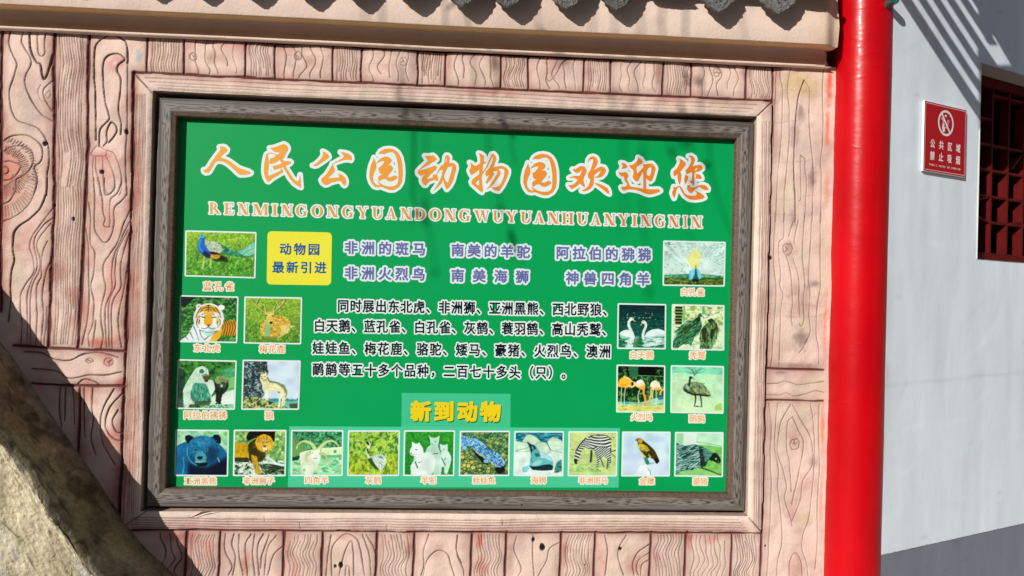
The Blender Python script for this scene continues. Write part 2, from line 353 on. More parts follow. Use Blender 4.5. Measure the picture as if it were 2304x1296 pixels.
# --- lower left
c7 = lambda P: [(x/2.103, 680+y/2.103) for x, y in P]
for P in ([(110, 235), (190, 240), (260, 270), (330, 275), (400, 245), (480, 240), (560, 262)], [(150, 315), (260, 325), (330, 360), (420, 345), (500, 345), (575, 330)], [(370, 385), (400, 365), (440, 372), (470, 390)],
          [(440, 400), (435, 500), (440, 560), (430, 640), (450, 720)], [(540, 410), (490, 500), (475, 580), (490, 680), (540, 770)], [(580, 430), (520, 500), (500, 580), (530, 640), (575, 660)], [(560, 510), (535, 560), (550, 610), (575, 620)],
          [(285, 400), (280, 500), (290, 590)], [(310, 400), (305, 560)], [(345, 400), (350, 580)], [(400, 400), (395, 520), (400, 640)], [(580, 690), (570, 820)]): line(c7(P), 0.002, 0.0035, 0.7)
knot(245, 815, 11, 9, 5); knot(202, 811, 8, 5, 6)
# --- right board
cr = lambda P, oy, k=3.504: [(1660+x/k, oy+y/k) for x, y in P]
for P in ([(340, 50), (335, 150), (355, 250), (350, 500), (335, 750), (315, 950), (300, 1296)], [(420, 50), (395, 250), (408, 400), (405, 650), (390, 850), (370, 1100), (365, 1296)],
          [(495, 770), (530, 800), (530, 870), (545, 1000), (535, 1200), (530, 1296)], [(495, 780), (495, 900), (500, 1100), (490, 1130)], [(680, 60), (668, 250), (675, 450), (670, 680), (655, 800), (660, 950), (660, 1296)]): line(cr(P, 130), 0.0010, 0.002, 0.55)
line(cr([(525, 178), (490, 270), (470, 380), (455, 560), (445, 760), (445, 930), (455, 1100), (455, 1296)], 130), 0.0018, 0.004, 0.7)
line(cr([(525, 178), (560, 230), (570, 300), (565, 500), (580, 700), (595, 850), (600, 1000), (590, 1296)], 130), 0.0012, 0.003, 0.55)
for P in ([(300, 0), (290, 250), (285, 400), (300, 570), (300, 700), (285, 900), (265, 1210)], [(370, 0), (365, 180), (330, 230), (328, 350), (340, 480), (330, 570), (355, 640), (340, 760), (335, 950), (330, 1210)], [(440, 60), (405, 180)], [(480, 60), (450, 200), (455, 240)],
          [(385, 340), (410, 420), (425, 560), (430, 700), (420, 800), (430, 890)], [(440, 360), (475, 480), (485, 600), (480, 700), (490, 820)], [(530, 0), (520, 200), (515, 350), (525, 480), (530, 560), (515, 700), (520, 840), (500, 890), (485, 870)],
          [(590, 0), (575, 300), (560, 520), (570, 640), (560, 800), (570, 930), (530, 1040), (490, 1100)], [(655, 0), (655, 300), (650, 560), (625, 750), (620, 950), (640, 1060), (645, 1190)]): line(cr(P, 480), 0.0011, 0.0022, 0.55)
knot(1773.5, 560.8, 11, 13, 8)
for P in ([(185, 120), (250, 115), (300, 105), (370, 125), (450, 115), (530, 105)], [(180, 187), (260, 187), (300, 175), (350, 195), (420, 180), (475, 162), (530, 172)], [(195, 240), (205, 380), (200, 560), (205, 760), (195, 1000), (180, 1296)],
          [(248, 240), (230, 380), (228, 500), (250, 650), (245, 760), (265, 900), (270, 1080), (245, 1200), (240, 1296)], [(325, 245), (270, 340), (252, 420), (245, 540), (280, 650), (300, 750), (290, 820), (320, 920), (335, 990)],
          [(335, 320), (305, 360), (300, 500), (320, 620), (330, 780)], [(335, 320), (370, 400), (403, 480), (390, 590), (370, 690), (345, 800), (338, 860)], [(335, 245), (385, 340), (430, 410), (455, 490), (455, 620), (400, 710), (385, 840), (335, 960)],
          [(445, 240), (465, 380), (470, 560), (460, 740), (440, 940), (405, 1040), (395, 1130), (425, 1230), (430, 1296)], [(500, 240), (495, 400), (500, 640), (490, 900), (490, 1100), (475, 1260)], [(315, 1296), (320, 1210), (350, 1155), (385, 1200), (395, 1296)]):
    line(cr(P, 820, 2.723), 0.0012, 0.0024, 0.55)
knot(1788.5, 1000, 10, 12, 9)
# --- hairline cracks across the boards
for P in ([(122, 596), (160, 600), (185, 608), (215, 608), (260, 596), (284, 592)], [(124, 577), (150, 580)], [(122, 320), (150, 321), (172, 326), (198, 320)], [(200, 265), (240, 270), (290, 275)], [(0, 560), (30, 566), (64, 561)], [(1757, 205), (1780, 201), (1800, 207), (1840, 205)],
          [(1745, 278), (1788, 272)], [(1820, 251), (1850, 260), (1870, 254)], [(1740, 367), (1786, 365), (1832, 360)], [(1732, 447), (1774, 450), (1820, 441), (1836, 438)], [(1737, 481), (1797, 486)], [(1735, 598), (1800, 603)], [(1730, 682), (1800, 685), (1855, 690)], [(1730, 706), (1800, 715), (1860, 708)],
          [(1690, 1081), (1750, 1077), (1780, 1080)], [(1740, 1222), (1770, 1223), (1800, 1227)], [(825, 143), (905, 148), (938, 147)], [(648, 125), (747, 128)], [(1264, 1240), (1300, 1238), (1336, 1236)], [(1480, 1237), (1540, 1237)], [(178, 235), (196, 234)], [(210, 192), (230, 197), (236, 205)], [(196, 455), (230, 460), (290, 470)]): crack(P)

# --- height, colour, mesh
Xg = GX0+np.arange(NX)*HS; Zg = GZ0+np.arange(NZ)*HS
XX, ZZ = np.meshgrid(Xg, Zg)
near = boxblur(boxblur(WID, 7), 7); far = boxblur(boxblur(WID, 16), 16)
lnear = boxblur(DRK, 4)
lump = fnoise(shape, 60, 11, 3)-0.5; lump2 = fnoise(shape, 22, 21, 2)-0.5; fine = fnoise(shape, 5, 31, 2)-0.5
HH = 0.013*lump+0.0055*lump2+0.0006*fine-DEP-0.010*near
n1 = fnoise(shape, 90, 41, 3); n2 = fnoise(shape, 45, 51, 3); n3 = fnoise(shape, 28, 61, 3); n4 = fnoise(shape, 8, 71, 2)
sst = lambda a, lo, hi: (lambda t: t*t*(3-2*t))(np.clip((a-lo)/(hi-lo), 0, 1))
K = alb(243, 214, 200)*np.ones(shape+(1,))
def mix(c, w): 
    global K
    K = K*(1-w[..., None])+np.asarray(c)*w[..., None]
mix(alb(222, 194, 182), sst(n1, 0.4, 0.75)*0.7); mix(alb(226, 208, 182), sst(n2, 0.55, 0.8)*0.6)
mix(alb(205, 178, 168), sst(n3, 0.58, 0.8)*0.45)
pinkside = np.clip(1.0-(XX-0.1)/1.6, 0.28, 1)*np.clip((0.5-ZZ)/1.2, 0.55, 1.2)
mix(alb(216, 148, 136), np.clip(far*4.4*sst(n3, 0.42, 0.7)*pinkside, 0, 0.85))
mix(alb(222, 140, 126), np.clip(sst(n2, 0.62, 0.85)*0.35*pinkside*sst(far, 0.02, 0.12), 0, 0.4))
mix(alb(196, 152, 140), np.clip(lnear*0.8*sst(n2, 0.35, 0.65), 0, 0.25))
def blob(cx, cy, rx, ry, c, a, ang=0.0, hard=0.0, seed=0):
    w = pw([(cx, cy)])[0]; s = 1/540.0; dx = (XX-w[0]); dz = (ZZ-w[1])
    ca, sa = math.cos(ang), math.sin(ang); u = (dx*ca+dz*sa)/(rx*s); v = (-dx*sa+dz*ca)/(ry*s)
    d = np.sqrt(u*u+v*v)+(n4-0.5)*0.7
    mix(alb(*c), a*(1-sst(d, hard, 1.15)))
for q in ((125*0+67, 190, 60, 40, (214, 176, 168), .5), (72, 250, 26, 55, (150, 140, 140), .35), (190, 105, 16, 26, (150, 122, 104), .55), (262, 140, 30, 30, (222, 150, 148), .8), (260, 143, 9, 9, (244, 214, 206), .9), (228, 355, 46, 26, (222, 140, 132), .85),
          (235, 395, 30, 40, (214, 140, 130), .6), (20, 380, 60, 60, (222, 140, 116), .7), (5, 470, 22, 130, (230, 120, 84), .6), (30, 440, 50, 40, (224, 140, 130), .5), (60, 540, 30, 60, (224, 150, 140), .5), (240, 500, 50, 60, (222, 150, 140), .55),
          (250, 640, 26, 90, (220, 140, 126), .6), (40, 555, 10, 10, (205, 130, 118), .6), (230, 770, 60, 14, (214, 120, 104), .8), (310, 420, 12, 120, (226, 140, 126), .5), (310, 640, 9, 140, (228, 150, 138), .5), (300, 210, 14, 30, (214, 150, 150), .6),
          (255, 985, 34, 34, (220, 120, 104), .6), (240, 800, 46, 24, (222, 150, 138), .5), (245, 816, 14, 12, (206, 96, 80), .6), (300, 1000, 14, 200, (224, 150, 138), .45), (365, 130, 20, 20, (200, 172, 140), .6), (480, 130, 34, 18, (176, 140, 110), .6),
          (700, 140, 22, 22, (196, 160, 140), .7), (870, 150, 24, 20, (214, 168, 160), .7), (960, 140, 14, 26, (206, 150, 142), .6), (1110, 140, 14, 30, (150, 100, 92), .55), (1010, 150, 14, 34, (200, 150, 140), .6), (1245, 150, 40, 40, (206, 158, 150), .6), (1325, 165, 14, 26, (190, 130, 120), .6),
          (1100, 208, 90, 12, (218, 150, 140), .6), (1480, 160, 12, 30, (196, 130, 122), .6), (1545, 180, 14, 24, (110, 72, 66), .6), (1680, 160, 14, 30, (130, 90, 90), .5), (1725, 225, 30, 12, (150, 104, 98), .5), (1500, 230, 60, 14, (218, 168, 160), .5),
          (1800, 190, 70, 50, (214, 184, 130), .8), (1802, 252, 13, 32, (120, 84, 78), .6), (1790, 300, 16, 60, (150, 110, 104), .5), (1828, 400, 13, 36, (120, 86, 80), .6), (1808, 330, 22, 40, (226, 200, 190), .6), (1785, 490, 12, 30, (150, 104, 98), .5),
          (1775, 560, 22, 24, (170, 120, 110), .6), (1830, 640, 26, 14, (110, 78, 72), .65), (1800, 680, 46, 60, (176, 132, 122), .55), (1803, 765, 22, 34, (110, 80, 74), .65), (1790, 822, 66, 8, (120, 86, 80), .6), (1760, 838, 20, 5, (110, 80, 74), .5),
          (1788, 990, 26, 34, (200, 150, 140), .6), (1785, 1150, 28, 50, (196, 140, 132), .6), (1810, 1090, 34, 40, (214, 168, 156), .5), (1812, 1170, 22, 26, (214, 196, 150), .6), (1830, 1040, 18, 18, (160, 120, 114), .5), (1792, 1280, 26, 50, (196, 138, 124), .6),
          (1866, 190, 10, 60, (250, 96, 54), .85), (1862, 290, 7, 70, (250, 120, 76), .8), (1860, 420, 8, 50, (240, 150, 120), .6), (1857, 720, 7, 110, (250, 140, 100), .7), (1850, 960, 7, 70, (252, 130, 84), .75), (1848, 1120, 5, 90, (250, 150, 110), .6), (1725, 760, 9, 120, (224, 160, 148), .6), (1718, 1080, 8, 60, (226, 160, 150), .5),
          (470, 1235, 12, 30, (222, 130, 110), .6), (552, 1270, 16, 40, (200, 110, 96), .6), (665, 1290, 14, 50, (214, 150, 138), .6), (770, 1210, 20, 14, (216, 160, 148), .6), (920, 1240, 12, 40, (176, 110, 104), .6), (985, 1240, 34, 30, (190, 150, 142), .55), (1080, 1215, 10, 30, (222, 96, 74), .7), (1085, 1280, 20, 40, (216, 120, 104), .6),
          (1150, 1250, 12, 50, (180, 150, 144), .6), (1270, 1240, 12, 50, (206, 140, 128), .6), (1430, 1270, 34, 40, (196, 132, 124), .7), (1355, 1260, 14, 50, (220, 140, 126), .5), (1480, 1260, 20, 36, (190, 136, 130), .55), (1550, 1215, 10, 30, (196, 96, 80), .6), (1600, 1215, 26, 14, (224, 150, 138), .6), (560, 1190, 200, 9, (224, 160, 146), .55), (1350, 1190, 140, 8, (226, 170, 156), .5), (400, 1210, 40, 12, (196, 110, 96), .6)):
    blob(*q[:4], q[4], q[5])
blob(312, 127, 9, 16, (190, 202, 200), .95, 0, 0.5); blob(1654, 1220, 2.2, 22, (240, 232, 226), .9, 0, .6); blob(1653, 1262, 2.2, 34, (240, 232, 226), .9, 0, .6); blob(1656, 1170, 9, 2.5, (244, 240, 236), .8)
mix(alb(128, 58, 50), np.clip(near*1.5, 0, 0.6)*sst(far, 0.01, 0.08))
mix(lin((80, 54, 46)), np.clip(DRK*1.05, 0, 0.9)*(1-0.75*np.clip(WID, 0, 1)))
mix(lin((92, 40, 35)), np.clip(WID, 0, 1)*0.93)
for x, y, r in ((284, 296, 5.5), (229, 388, 5), (101, 323, 5), (166, 491, 5), (1220, 1231, 8), (1200, 1213, 4), (1317, 1271, 2.5), (754, 1274, 4), (768, 1272, 5), (1396, 1235, 3), (120, 461, 3), (1735, 580, 3.5), (1722, 1228, 3)):
    w = pw([(x, y)])[0]; d = np.hypot(XX-w[0], (ZZ-w[1])*0.8)*540+(n4-0.5)*5
    k = 1-sst(d, r*.85-1.2, r*.85+0.6); mix((0.012, 0.010, 0.009), k); HH -= 0.006*k
inner = (0.082, 2.601, -1.784, -0.072)     # the opening in the moulding: x0, x1, z0, z1
ix0, ix1 = int(round((inner[0]-GX0)/HS)), int(round((inner[1]-GX0)/HS)); iz0, iz1 = int(round((inner[2]-GZ0)/HS)), int(round((inner[3]-GZ0)/HS))
inmo = (XX > 0.0) & (XX < 2.6705) & (ZZ < 0.0) & (ZZ > -1.857)
din = np.minimum.reduce([np.maximum(np.maximum(inner[0]-XX, XX-inner[1]), np.maximum(inner[2]-ZZ, ZZ-inner[3]))])
bev = np.clip(din/0.022, 0, 1)
HH += inmo*(0.012-0.007*(1-bev)**2)*np.clip(1-WID*1.2, 0, 1)
K = np.where((inmo & (din < 0.02))[..., None], K*0.55+alb(240, 224, 208)*0.45, K)
HH[:, :] = np.clip(HH, -0.02, 0.03)
cell = np.ones((NZ-1, NX-1), bool); cell[iz0:iz1, ix0:ix1] = False
cell &= (0.5*(XX[:-1, :-1]+XX[1:, 1:]) < 2.985)
mo = inmo[:-1, :-1] & cell
carved = thing('carved_wall', 'pink cement wall carved to look like wooden planks around the green board', 'wall', (1.3, 0, 0))
def part_from(mask, name, parent, flip=False):
    zz, xx = np.nonzero(mask)
    F = np.stack([zz*NX+xx, zz*NX+xx+1, (zz+1)*NX+xx+1, (zz+1)*NX+xx], 1)
    u, inv = np.unique(F.ravel(), return_inverse=True)
    V = np.stack([XX.ravel()[u], -HH.ravel()[u], ZZ.ravel()[u]+Z0], 1)
    F = inv.reshape(-1, 4)
    if flip: V[:, 0] = 2*GX0-V[:, 0]; F = F[:, ::-1]
    o = mesh(name, V, F, M_PLASTER, None, K.reshape(-1, 3)[u], True)
    adopt(o, parent); return o
part_from(cell & ~mo, 'plank_facing', carved)
part_from(mo, 'frame_moulding', carved)
lm = cell.copy(); lm[:, int(0.79/HS):] = False; part_from(lm, 'plank_facing', carved, True)   # the planking goes on beyond the picture
# lining of the opening (rough cement reveal, 9 cm deep) and the wall core behind
x0, x1, z0, z1 = Xg[ix0], Xg[ix1], Zg[iz0]+Z0, Zg[iz1]+Z0
b = MB(); c = alb(206, 178, 160); ya, yb_ = 0.004, 0.10
def strip(p, q, nrm, n=120):
    p, q = np.array(p), np.array(q); V = []; r = np.random.default_rng(3)
    for j, y in enumerate((-0.004, 0.02, yb_)):
        for i in range(n+1):
            v = p+(q-p)*i/n; V.append((v[0]+nrm[0]*(-0.002+0.0012*r.random()*(j > 0)), y, v[1]+nrm[1]*(-0.002+0.0012*r.random()*(j > 0))))
    F = [(j*(n+1)+i, j*(n+1)+i+1, (j+1)*(n+1)+i+1, (j+1)*(n+1)+i) for j in range(2) for i in range(n)]
    b.add(V, F, c)
strip((x0, z1), (x1, z1), (0, -1)); strip((x1, z0), (x0, z0), (0, 1)); strip((x0, z0), (x0, z1), (1, 0)); strip((x1, z1), (x1, z0), (-1, 0))
b.box((x0, yb_, z0), (x1-x0, 0, 0), (0, 0, z1-z0), (0, 0.02, 0), alb(60, 50, 44))  # dark back colour adds shade to the gap round the frame
o = b.build('recess_lining', M_PLASTER); adopt(o, carved)
b = MB(); b.box((-1.6, 0.13, 0.0), (4.68, 0, 0), (0, 0.2, 0), (0, 0, Z0+0.7), alb(206, 178, 160)); b.box((-1.6, 0.03, 0.0), (4.56, 0, 0), (0, 0.09, 0), (0, 0, Z0-2.34), alb(206, 178, 160))
o = b.build('wall_core', M_PLASTER); adopt(o, carved)
# cornice: flat fascia, cove below it, small lip above the planks
prof = [(-0.13, 0.62), (-0.1305, 0.40), (-0.131, 0.30), (-0.130, 0.2125), (-0.127, 0.2085), (-0.10, 0.211), (-0.06, 0.216), (-0.03, 0.222), (-0.012, 0.222), (-0.006, 0.216), (-0.004, 0.19), (-0.004, 0.162), (-0.010, 0.158), (-0.028, 0.157), (-0.031, 0.154), (-0.030, 0.149), (-0.024, 0.146), (0.0, 0.147)]
n = 420; XEND = float(px((1893, 50), -0.13)[0, 0]); xs = np.linspace(-1.58, XEND, n); P = np.array(prof); m = len(P)
wv = fnoise((m, n), 40, 91, 3)-0.5; wv2 = fnoise((m, n), 12, 95, 2)-0.5
V = np.zeros((m, n, 3)); V[..., 0] = xs; V[..., 1] = P[:, :1]+0.004*wv+0.0015*wv2; V[..., 2] = P[:, 1:]+Z0+0.006*(fnoise((m, n), 70, 97, 2)-0.5)+0.0015*wv2
V[:, -1, 0] += 0.006*np.random.default_rng(4).normal(size=m)
tp = sst(xs, XEND-.07, XEND)[None]*(P[:, :1] < -.03); V[..., 1] += tp*0.034
nn = fnoise((m, n), 30, 99, 3); C = alb(246, 222, 207)*np.ones((m, n, 1)); C = C*(1-0.5*sst(nn, .5, .8)[..., None])+alb(222, 196, 180)*0.5*sst(nn, .5, .8)[..., None]
C[4:8] = alb(255, 214, 168); C[8:12] = alb(255, 228, 210)  # bounce light put into the colour: cove warmed, shaded face lightened
ring = np.clip((xs-2.70)/0.12, 0, 1)[None, :, None]; C[:4] = C[:4]*(1-0.4*ring)+alb(244, 206, 170)*0.4*ring
idx = np.arange(m*n).reshape(m, n)
F = np.stack([idx[1:, :-1], idx[1:, 1:], idx[:-1, 1:], idx[:-1, :-1]], -1).reshape(-1, 4)
F = np.vstack([F])
o = mesh('cornice', V.reshape(-1, 3), F, M_PLASTER, None, C.reshape(-1, 3), True); adopt(o, carved)
b = MB(); e = V[:, -1]; back = [(XEND, 0.12, e[-1][2]), (XEND, 0.12, e[0][2])]
b.add(np.vstack([e, back]), [tuple(range(len(e)+2))[::-1]], alb(238, 214, 196)); o = b.build('cornice_end', M_PLASTER); adopt(o, carved)
# ================================================================== the green signboard
YB = 0.057
board = thing('signboard', 'green zoo welcome board with animal photos, in a grey wood frame on the pink wall', 'signboard', (1.35, 0.03, Z0-1.77))
def onb(P, lift):                 # photo pixels -> points on the printed board, lifted towards the viewer
    q = px(P, YB).copy(); q[:, 1] = YB-lift; return q
fx0, fx1, fz0, fz1 = 0.0965, 2.5965, Z0-1.768, Z0-0.0935     # outer edges of the frame
wfr = 0.0715
b = MB(); b.add([(fx0+wfr-.002, YB, fz0+wfr-.002), (fx1-wfr+.002, YB, fz0+wfr-.002), (fx1-wfr+.002, YB, fz1-wfr+.002), (fx0+wfr-.002, YB, fz1-wfr+.002)], [(0, 1, 2, 3)], alb(0, 165, 88))
o = b.build('panel', M_PRINT); adopt(o, board)
b = MB(); b.box((fx0+.01, YB+.004, fz0+.01), (fx1-fx0-.02, 0, 0), (0, .03, 0), (0, 0, fz1-fz0-.02), (.1, .1, .1)); o = b.build('back_plate', M_FRAME); adopt(o, board)
# frame rails with printed wood grain
prof = [(0.0, 0.09), (0.0, 0.016), (0.0015, 0.0145)]+[(0.0015+0.0035*k, 0.0145) for k in range(1, 15)]+[(0.053, 0.0165), (0.056, 0.018), (0.060, 0.0195), (0.066, 0.021), (0.0705, 0.023), (wfr, 0.026), (wfr, YB+0.002)]
def rail(p, q, inw, seed, flip):
    p, q, inw = map(np.array, (p, q, inw)); L = np.linalg.norm(q-p); dr = (q-p)/L
    n = int(L/0.0028); m = len(prof); V = np.zeros((m, n+1, 3)); C = np.zeros((m, n+1, 3))
    d = np.array([a for a, _ in prof]); yy = np.array([a for _, a in prof])
    t = np.linspace(0, 1, n+1); 
    S = d[:, None]+(L-2*d[:, None])*t[None]
    P2 = p[None, None]+dr*S[..., None]+inw*d[:, None, None]
    V[..., 0] = P2[..., 0]; V[..., 2] = P2[..., 1]; V[..., 1] = yy[:, None]
    per = 0.53; c0 = 0.036
    u = (S+0.13*seed) % per-per/2; ne = np.sqrt((u/0.24)**2+((d[:, None]-c0)/0.0155)**2)
    w1 = fnoise((m, n+1), 26, 5+seed, 3)
    F1 = 3.2*ne+0.35*w1
    inside = sst(1.35-ne, 0, .25)
    l1 = sst(np.abs((F1 % 1)-0.5)*2, 0.55, 0.9)
    l2 = sst(0.6*vnoise((m, n+1), 1.3, 190, 9+seed)+0.4*vnoise((m, n+1), 1.0, 60, 12+seed), .40, .70)*.8
    k = (l1*inside+l2*(1-inside))*0.92
    st = vnoise((m, n+1), 1.2, 16, 17+seed)
    base = lin((146, 138, 132))*0.62; dark = lin((62, 52, 48))*0.6
    tone = 0.66+0.45*st*vnoise((m, n+1), 9, 120, 23+seed)+0.3*inside
    C = base*tone[..., None]*(1-k[..., None])+dark*k[..., None]
    lip = (d > 0.054)[:, None, None]; fl = vnoise((m, n+1), 1, 1.3, 31+seed)
    C = np.where(lip, lin((96, 78, 68))*(0.55+0.75*fl[..., None]), C)
    r = np.random.default_rng(seed)
    for s0 in np.arange(0.25, L-0.1, 0.44):
        s0 += r.uniform(-.05, .05); dd = r.uniform(0.018, 0.03); q2 = np.hypot(S-s0, d[:, None]-dd)
        C = np.where((q2 < 0.0036)[..., None], np.array((0.015, 0.012, 0.012)), C)
    idx = np.arange(m*(n+1)).reshape(m, n+1)
    F = np.stack([idx[:-1, :-1], idx[:-1, 1:], idx[1:, 1:], idx[1:, :-1]], -1).reshape(-1, 4)
    if flip: F = F[:, ::-1]
    o = mesh('frame_rail', V.reshape(-1, 3), F, M_FRAME, None, C.reshape(-1, 3)); adopt(o, board); return o
rail((fx0, fz1), (fx1, fz1), (0, -1), 1, True); rail((fx0, fz0), (fx1, fz0), (0, 1), 2, False)
rail((fx0, fz0), (fx0, fz1), (1, 0), 3, True); rail((fx1, fz0), (fx1, fz1), (-1, 0), 4, False)

# ---- lettering: Blender's own built-in font, turned into meshes
_cv = bpy.data.curves.new('type', 'FONT'); _co = bpy.data.objects.new('type', _cv); COL.objects.link(_co)
_cv.resolution_u = 3; _cv.bevel_resolution = 0; _cache = {}
def grab(o):
    dg = bpy.context.evaluated_depsgraph_get(); dg.update()
    me = bpy.data.meshes.new_from_object(o.evaluated_get(dg), depsgraph=dg)
    V = np.zeros(len(me.vertices)*3, np.float32); me.vertices.foreach_get('co', V)
    F = [tuple(p.vertices) for p in me.polygons]; bpy.data.meshes.remove(me)
    return V.reshape(-1, 3), F
def outline(ch):                   # the glyph's own contours as polygons
    _cv.body = ch; dg = bpy.context.evaluated_depsgraph_get(); dg.update()
    cu = _co.evaluated_get(dg).to_curve(dg, apply_modifiers=False); out = []
    for sp in cu.splines:
        pts = []
        if sp.type == 'BEZIER':
            bp = sp.bezier_points; n = len(bp)
            for i in range(n):
                p, q = bp[i], bp[(i+1) % n]; a, b, c, d = p.co, p.handle_right, q.handle_left, q.co
                flat = (b-a).cross(d-a).length < 1e-4 and (c-a).cross(d-a).length < 1e-4
                for t in ([0] if flat else [0, .34, .67]): pts.append(tuple((a*(1-t)**3+b*3*t*(1-t)**2+c*3*t*t*(1-t)+d*t**3)[:2]))
        else: pts = [tuple(p.co[:2]) for p in sp.points]
        cl = []
        for p in pts:
            if not cl or math.hypot(p[0]-cl[-1][0], p[1]-cl[-1][1]) > 0.004: cl.append(p)
        if len(cl) > 3 and math.hypot(cl[0][0]-cl[-1][0], cl[0][1]-cl[-1][1]) < 0.004: cl.pop()
        if len(cl) > 2: out.append([(x, -y) for x, y in cl])
    _co.evaluated_get(dg).to_curve_clear(); return out
_polys = {}
def glyph(ch, bev):
    k = (ch, round(bev, 3))
    if ch not in _polys: _polys[ch] = outline(ch)
    if k not in _cache: _cache[k] = shape2d([roundtips(P, 0.003) for P in _polys[ch]], bev) if _polys[ch] else (np.zeros((0, 3)), [])
    return _cache[k]
def roundtips(P, r):              # tiny arcs at outward corners, so that an outline round them stays round
    P = np.asarray(P, float); n = len(P); out = []
    ar = 0.5*np.sum(P[:, 0]*np.roll(P[:, 1], -1)-np.roll(P[:, 0], -1)*P[:, 1]); sg = 1 if ar > 0 else -1
    for i in range(n):
        a, b, c = P[i-1], P[i], P[(i+1) % n]; u, v = b-a, c-b
        u = u/(np.linalg.norm(u)+1e-12); v = v/(np.linalg.norm(v)+1e-12); cr = u[0]*v[1]-u[1]*v[0]; ang = math.atan2(cr, u@v)
        if abs(ang) < 0.7: out.append(b); continue
        s = np.sign(ang); t0 = math.atan2(u[1], u[0])-s*math.pi/2; k = max(2, int(abs(ang)/0.45)+1)
        for j in range(k+1): w = t0+ang*j/k; out.append(b+r*np.array((math.cos(w), math.sin(w))))
    return np.array(out)
def ctr(ch):
    if ch in '、，。': return 0.5, 0.38
    if ch in '（）': return 0.5, 0.38
    return 0.5, 0.38
def lettering(name, items, size, fill, edge=None, ew=0.0, bold=0.016, sx=1.0, lift=0.0012, label=None, parent=board, mapper=onb, mat=None, slope=0.012):
    """items: list of (char, centre x, centre y) in photo pixels"""
    mat = mat or M_PRINT
    T = MB(); Eg = MB()
    for ch, cx, cy in items:
        for B, bev, lf, cc in ((Eg, ew/size+bold, lift-0.0005, edge), (T, bold, lift, fill)):
            if cc is None: continue
            V, F = glyph(ch, bev)
            if not len(V): continue
            X = (V[:, 0]-0.5)*size*sx; Yy = -(V[:, 1]-0.38)*size
            Q = mapper(np.stack([cx+X-Yy*0.012, cy+Yy+X*slope], 1), lf)
            Q[:, 1] -= V[:, 2]/max(bev, 1e-6)*0.0001 if bev else 0
            B.add(Q, F, cc)
    o = T.build(name, mat); adopt(o, parent)
    if label: o['label'] = label
    if edge is not None:
        e = Eg.build('letter_outline', mat); e.parent = o
    return o
def row(text, x0, y0, x1, y1):
    n = len(text); return [(ch, x0+(x1-x0)*i/max(1, n-1), y0+(y1-y0)*i/max(1, n-1)) for i, ch in enumerate(text)]
WHT = alb(232, 248, 248); ORG = alb(245, 168, 84); CREAM = alb(246, 248, 232)
# ---- drawn shapes (brush title, serif capitals, flat boxes)
def shape2d(polys, bev):
    cu = bpy.data.curves.new('shape', 'CURVE'); cu.dimensions = '2D'; cu.fill_mode = 'BOTH'; cu.bevel_depth = bev; cu.bevel_resolution = 0
    for P in polys:
        s = cu.splines.new('POLY'); s.points.add(len(P)-1); s.use_cyclic_u = True
        for i, (x, y) in enumerate(P): s.points[i].co = (x, -y, 0, 1)
    o = bpy.data.objects.new('shape', cu); COL.objects.link(o); r = grab(o)
    bpy.data.objects.remove(o); bpy.data.curves.remove(cu); return r
def soft(P):                      # one corner-cutting pass that keeps sharp tips
    P = np.asarray(P, float); n = len(P); out = []
    for i in range(n):
        a, b, c = P[i-1], P[i], P[(i+1) % n]
        u, v = a-b, c-b; cs = (u@v)/(np.linalg.norm(u)*np.linalg.norm(v)+1e-9)
        if cs > -0.15: out.append(b)  # a sharp tip stays
        else:
            out += [b+0.22*u, b+0.02*(u+v)*2, b+0.22*v]
    return np.array(out)
def drawn(pieces, ox, oy, k, B, Eg, fill, edge, ew, lift):
    for j, pc in enumerate(pieces):
        pl = [roundtips(soft(P)/k, 0.12) for P in pc]
        V, F = shape2d(pl, 0.0)
        B.add(onb(np.stack([ox+V[:, 0], oy-V[:, 1]], 1), lift+0.00005*j), F, fill)
        if Eg is not None:
            V, F = shape2d(pl, ew); Q = onb(np.stack([ox+V[:, 0], oy-V[:, 1]], 1), lift-0.0007+0.00003*j)
            Q[:, 1] -= V[:, 2]/ew*0.00008; Eg.add(Q, F, edge)
def pp(s): 
    v = [float(x) for x in s.split()]; return list(zip(v[::2], v[1::2]))
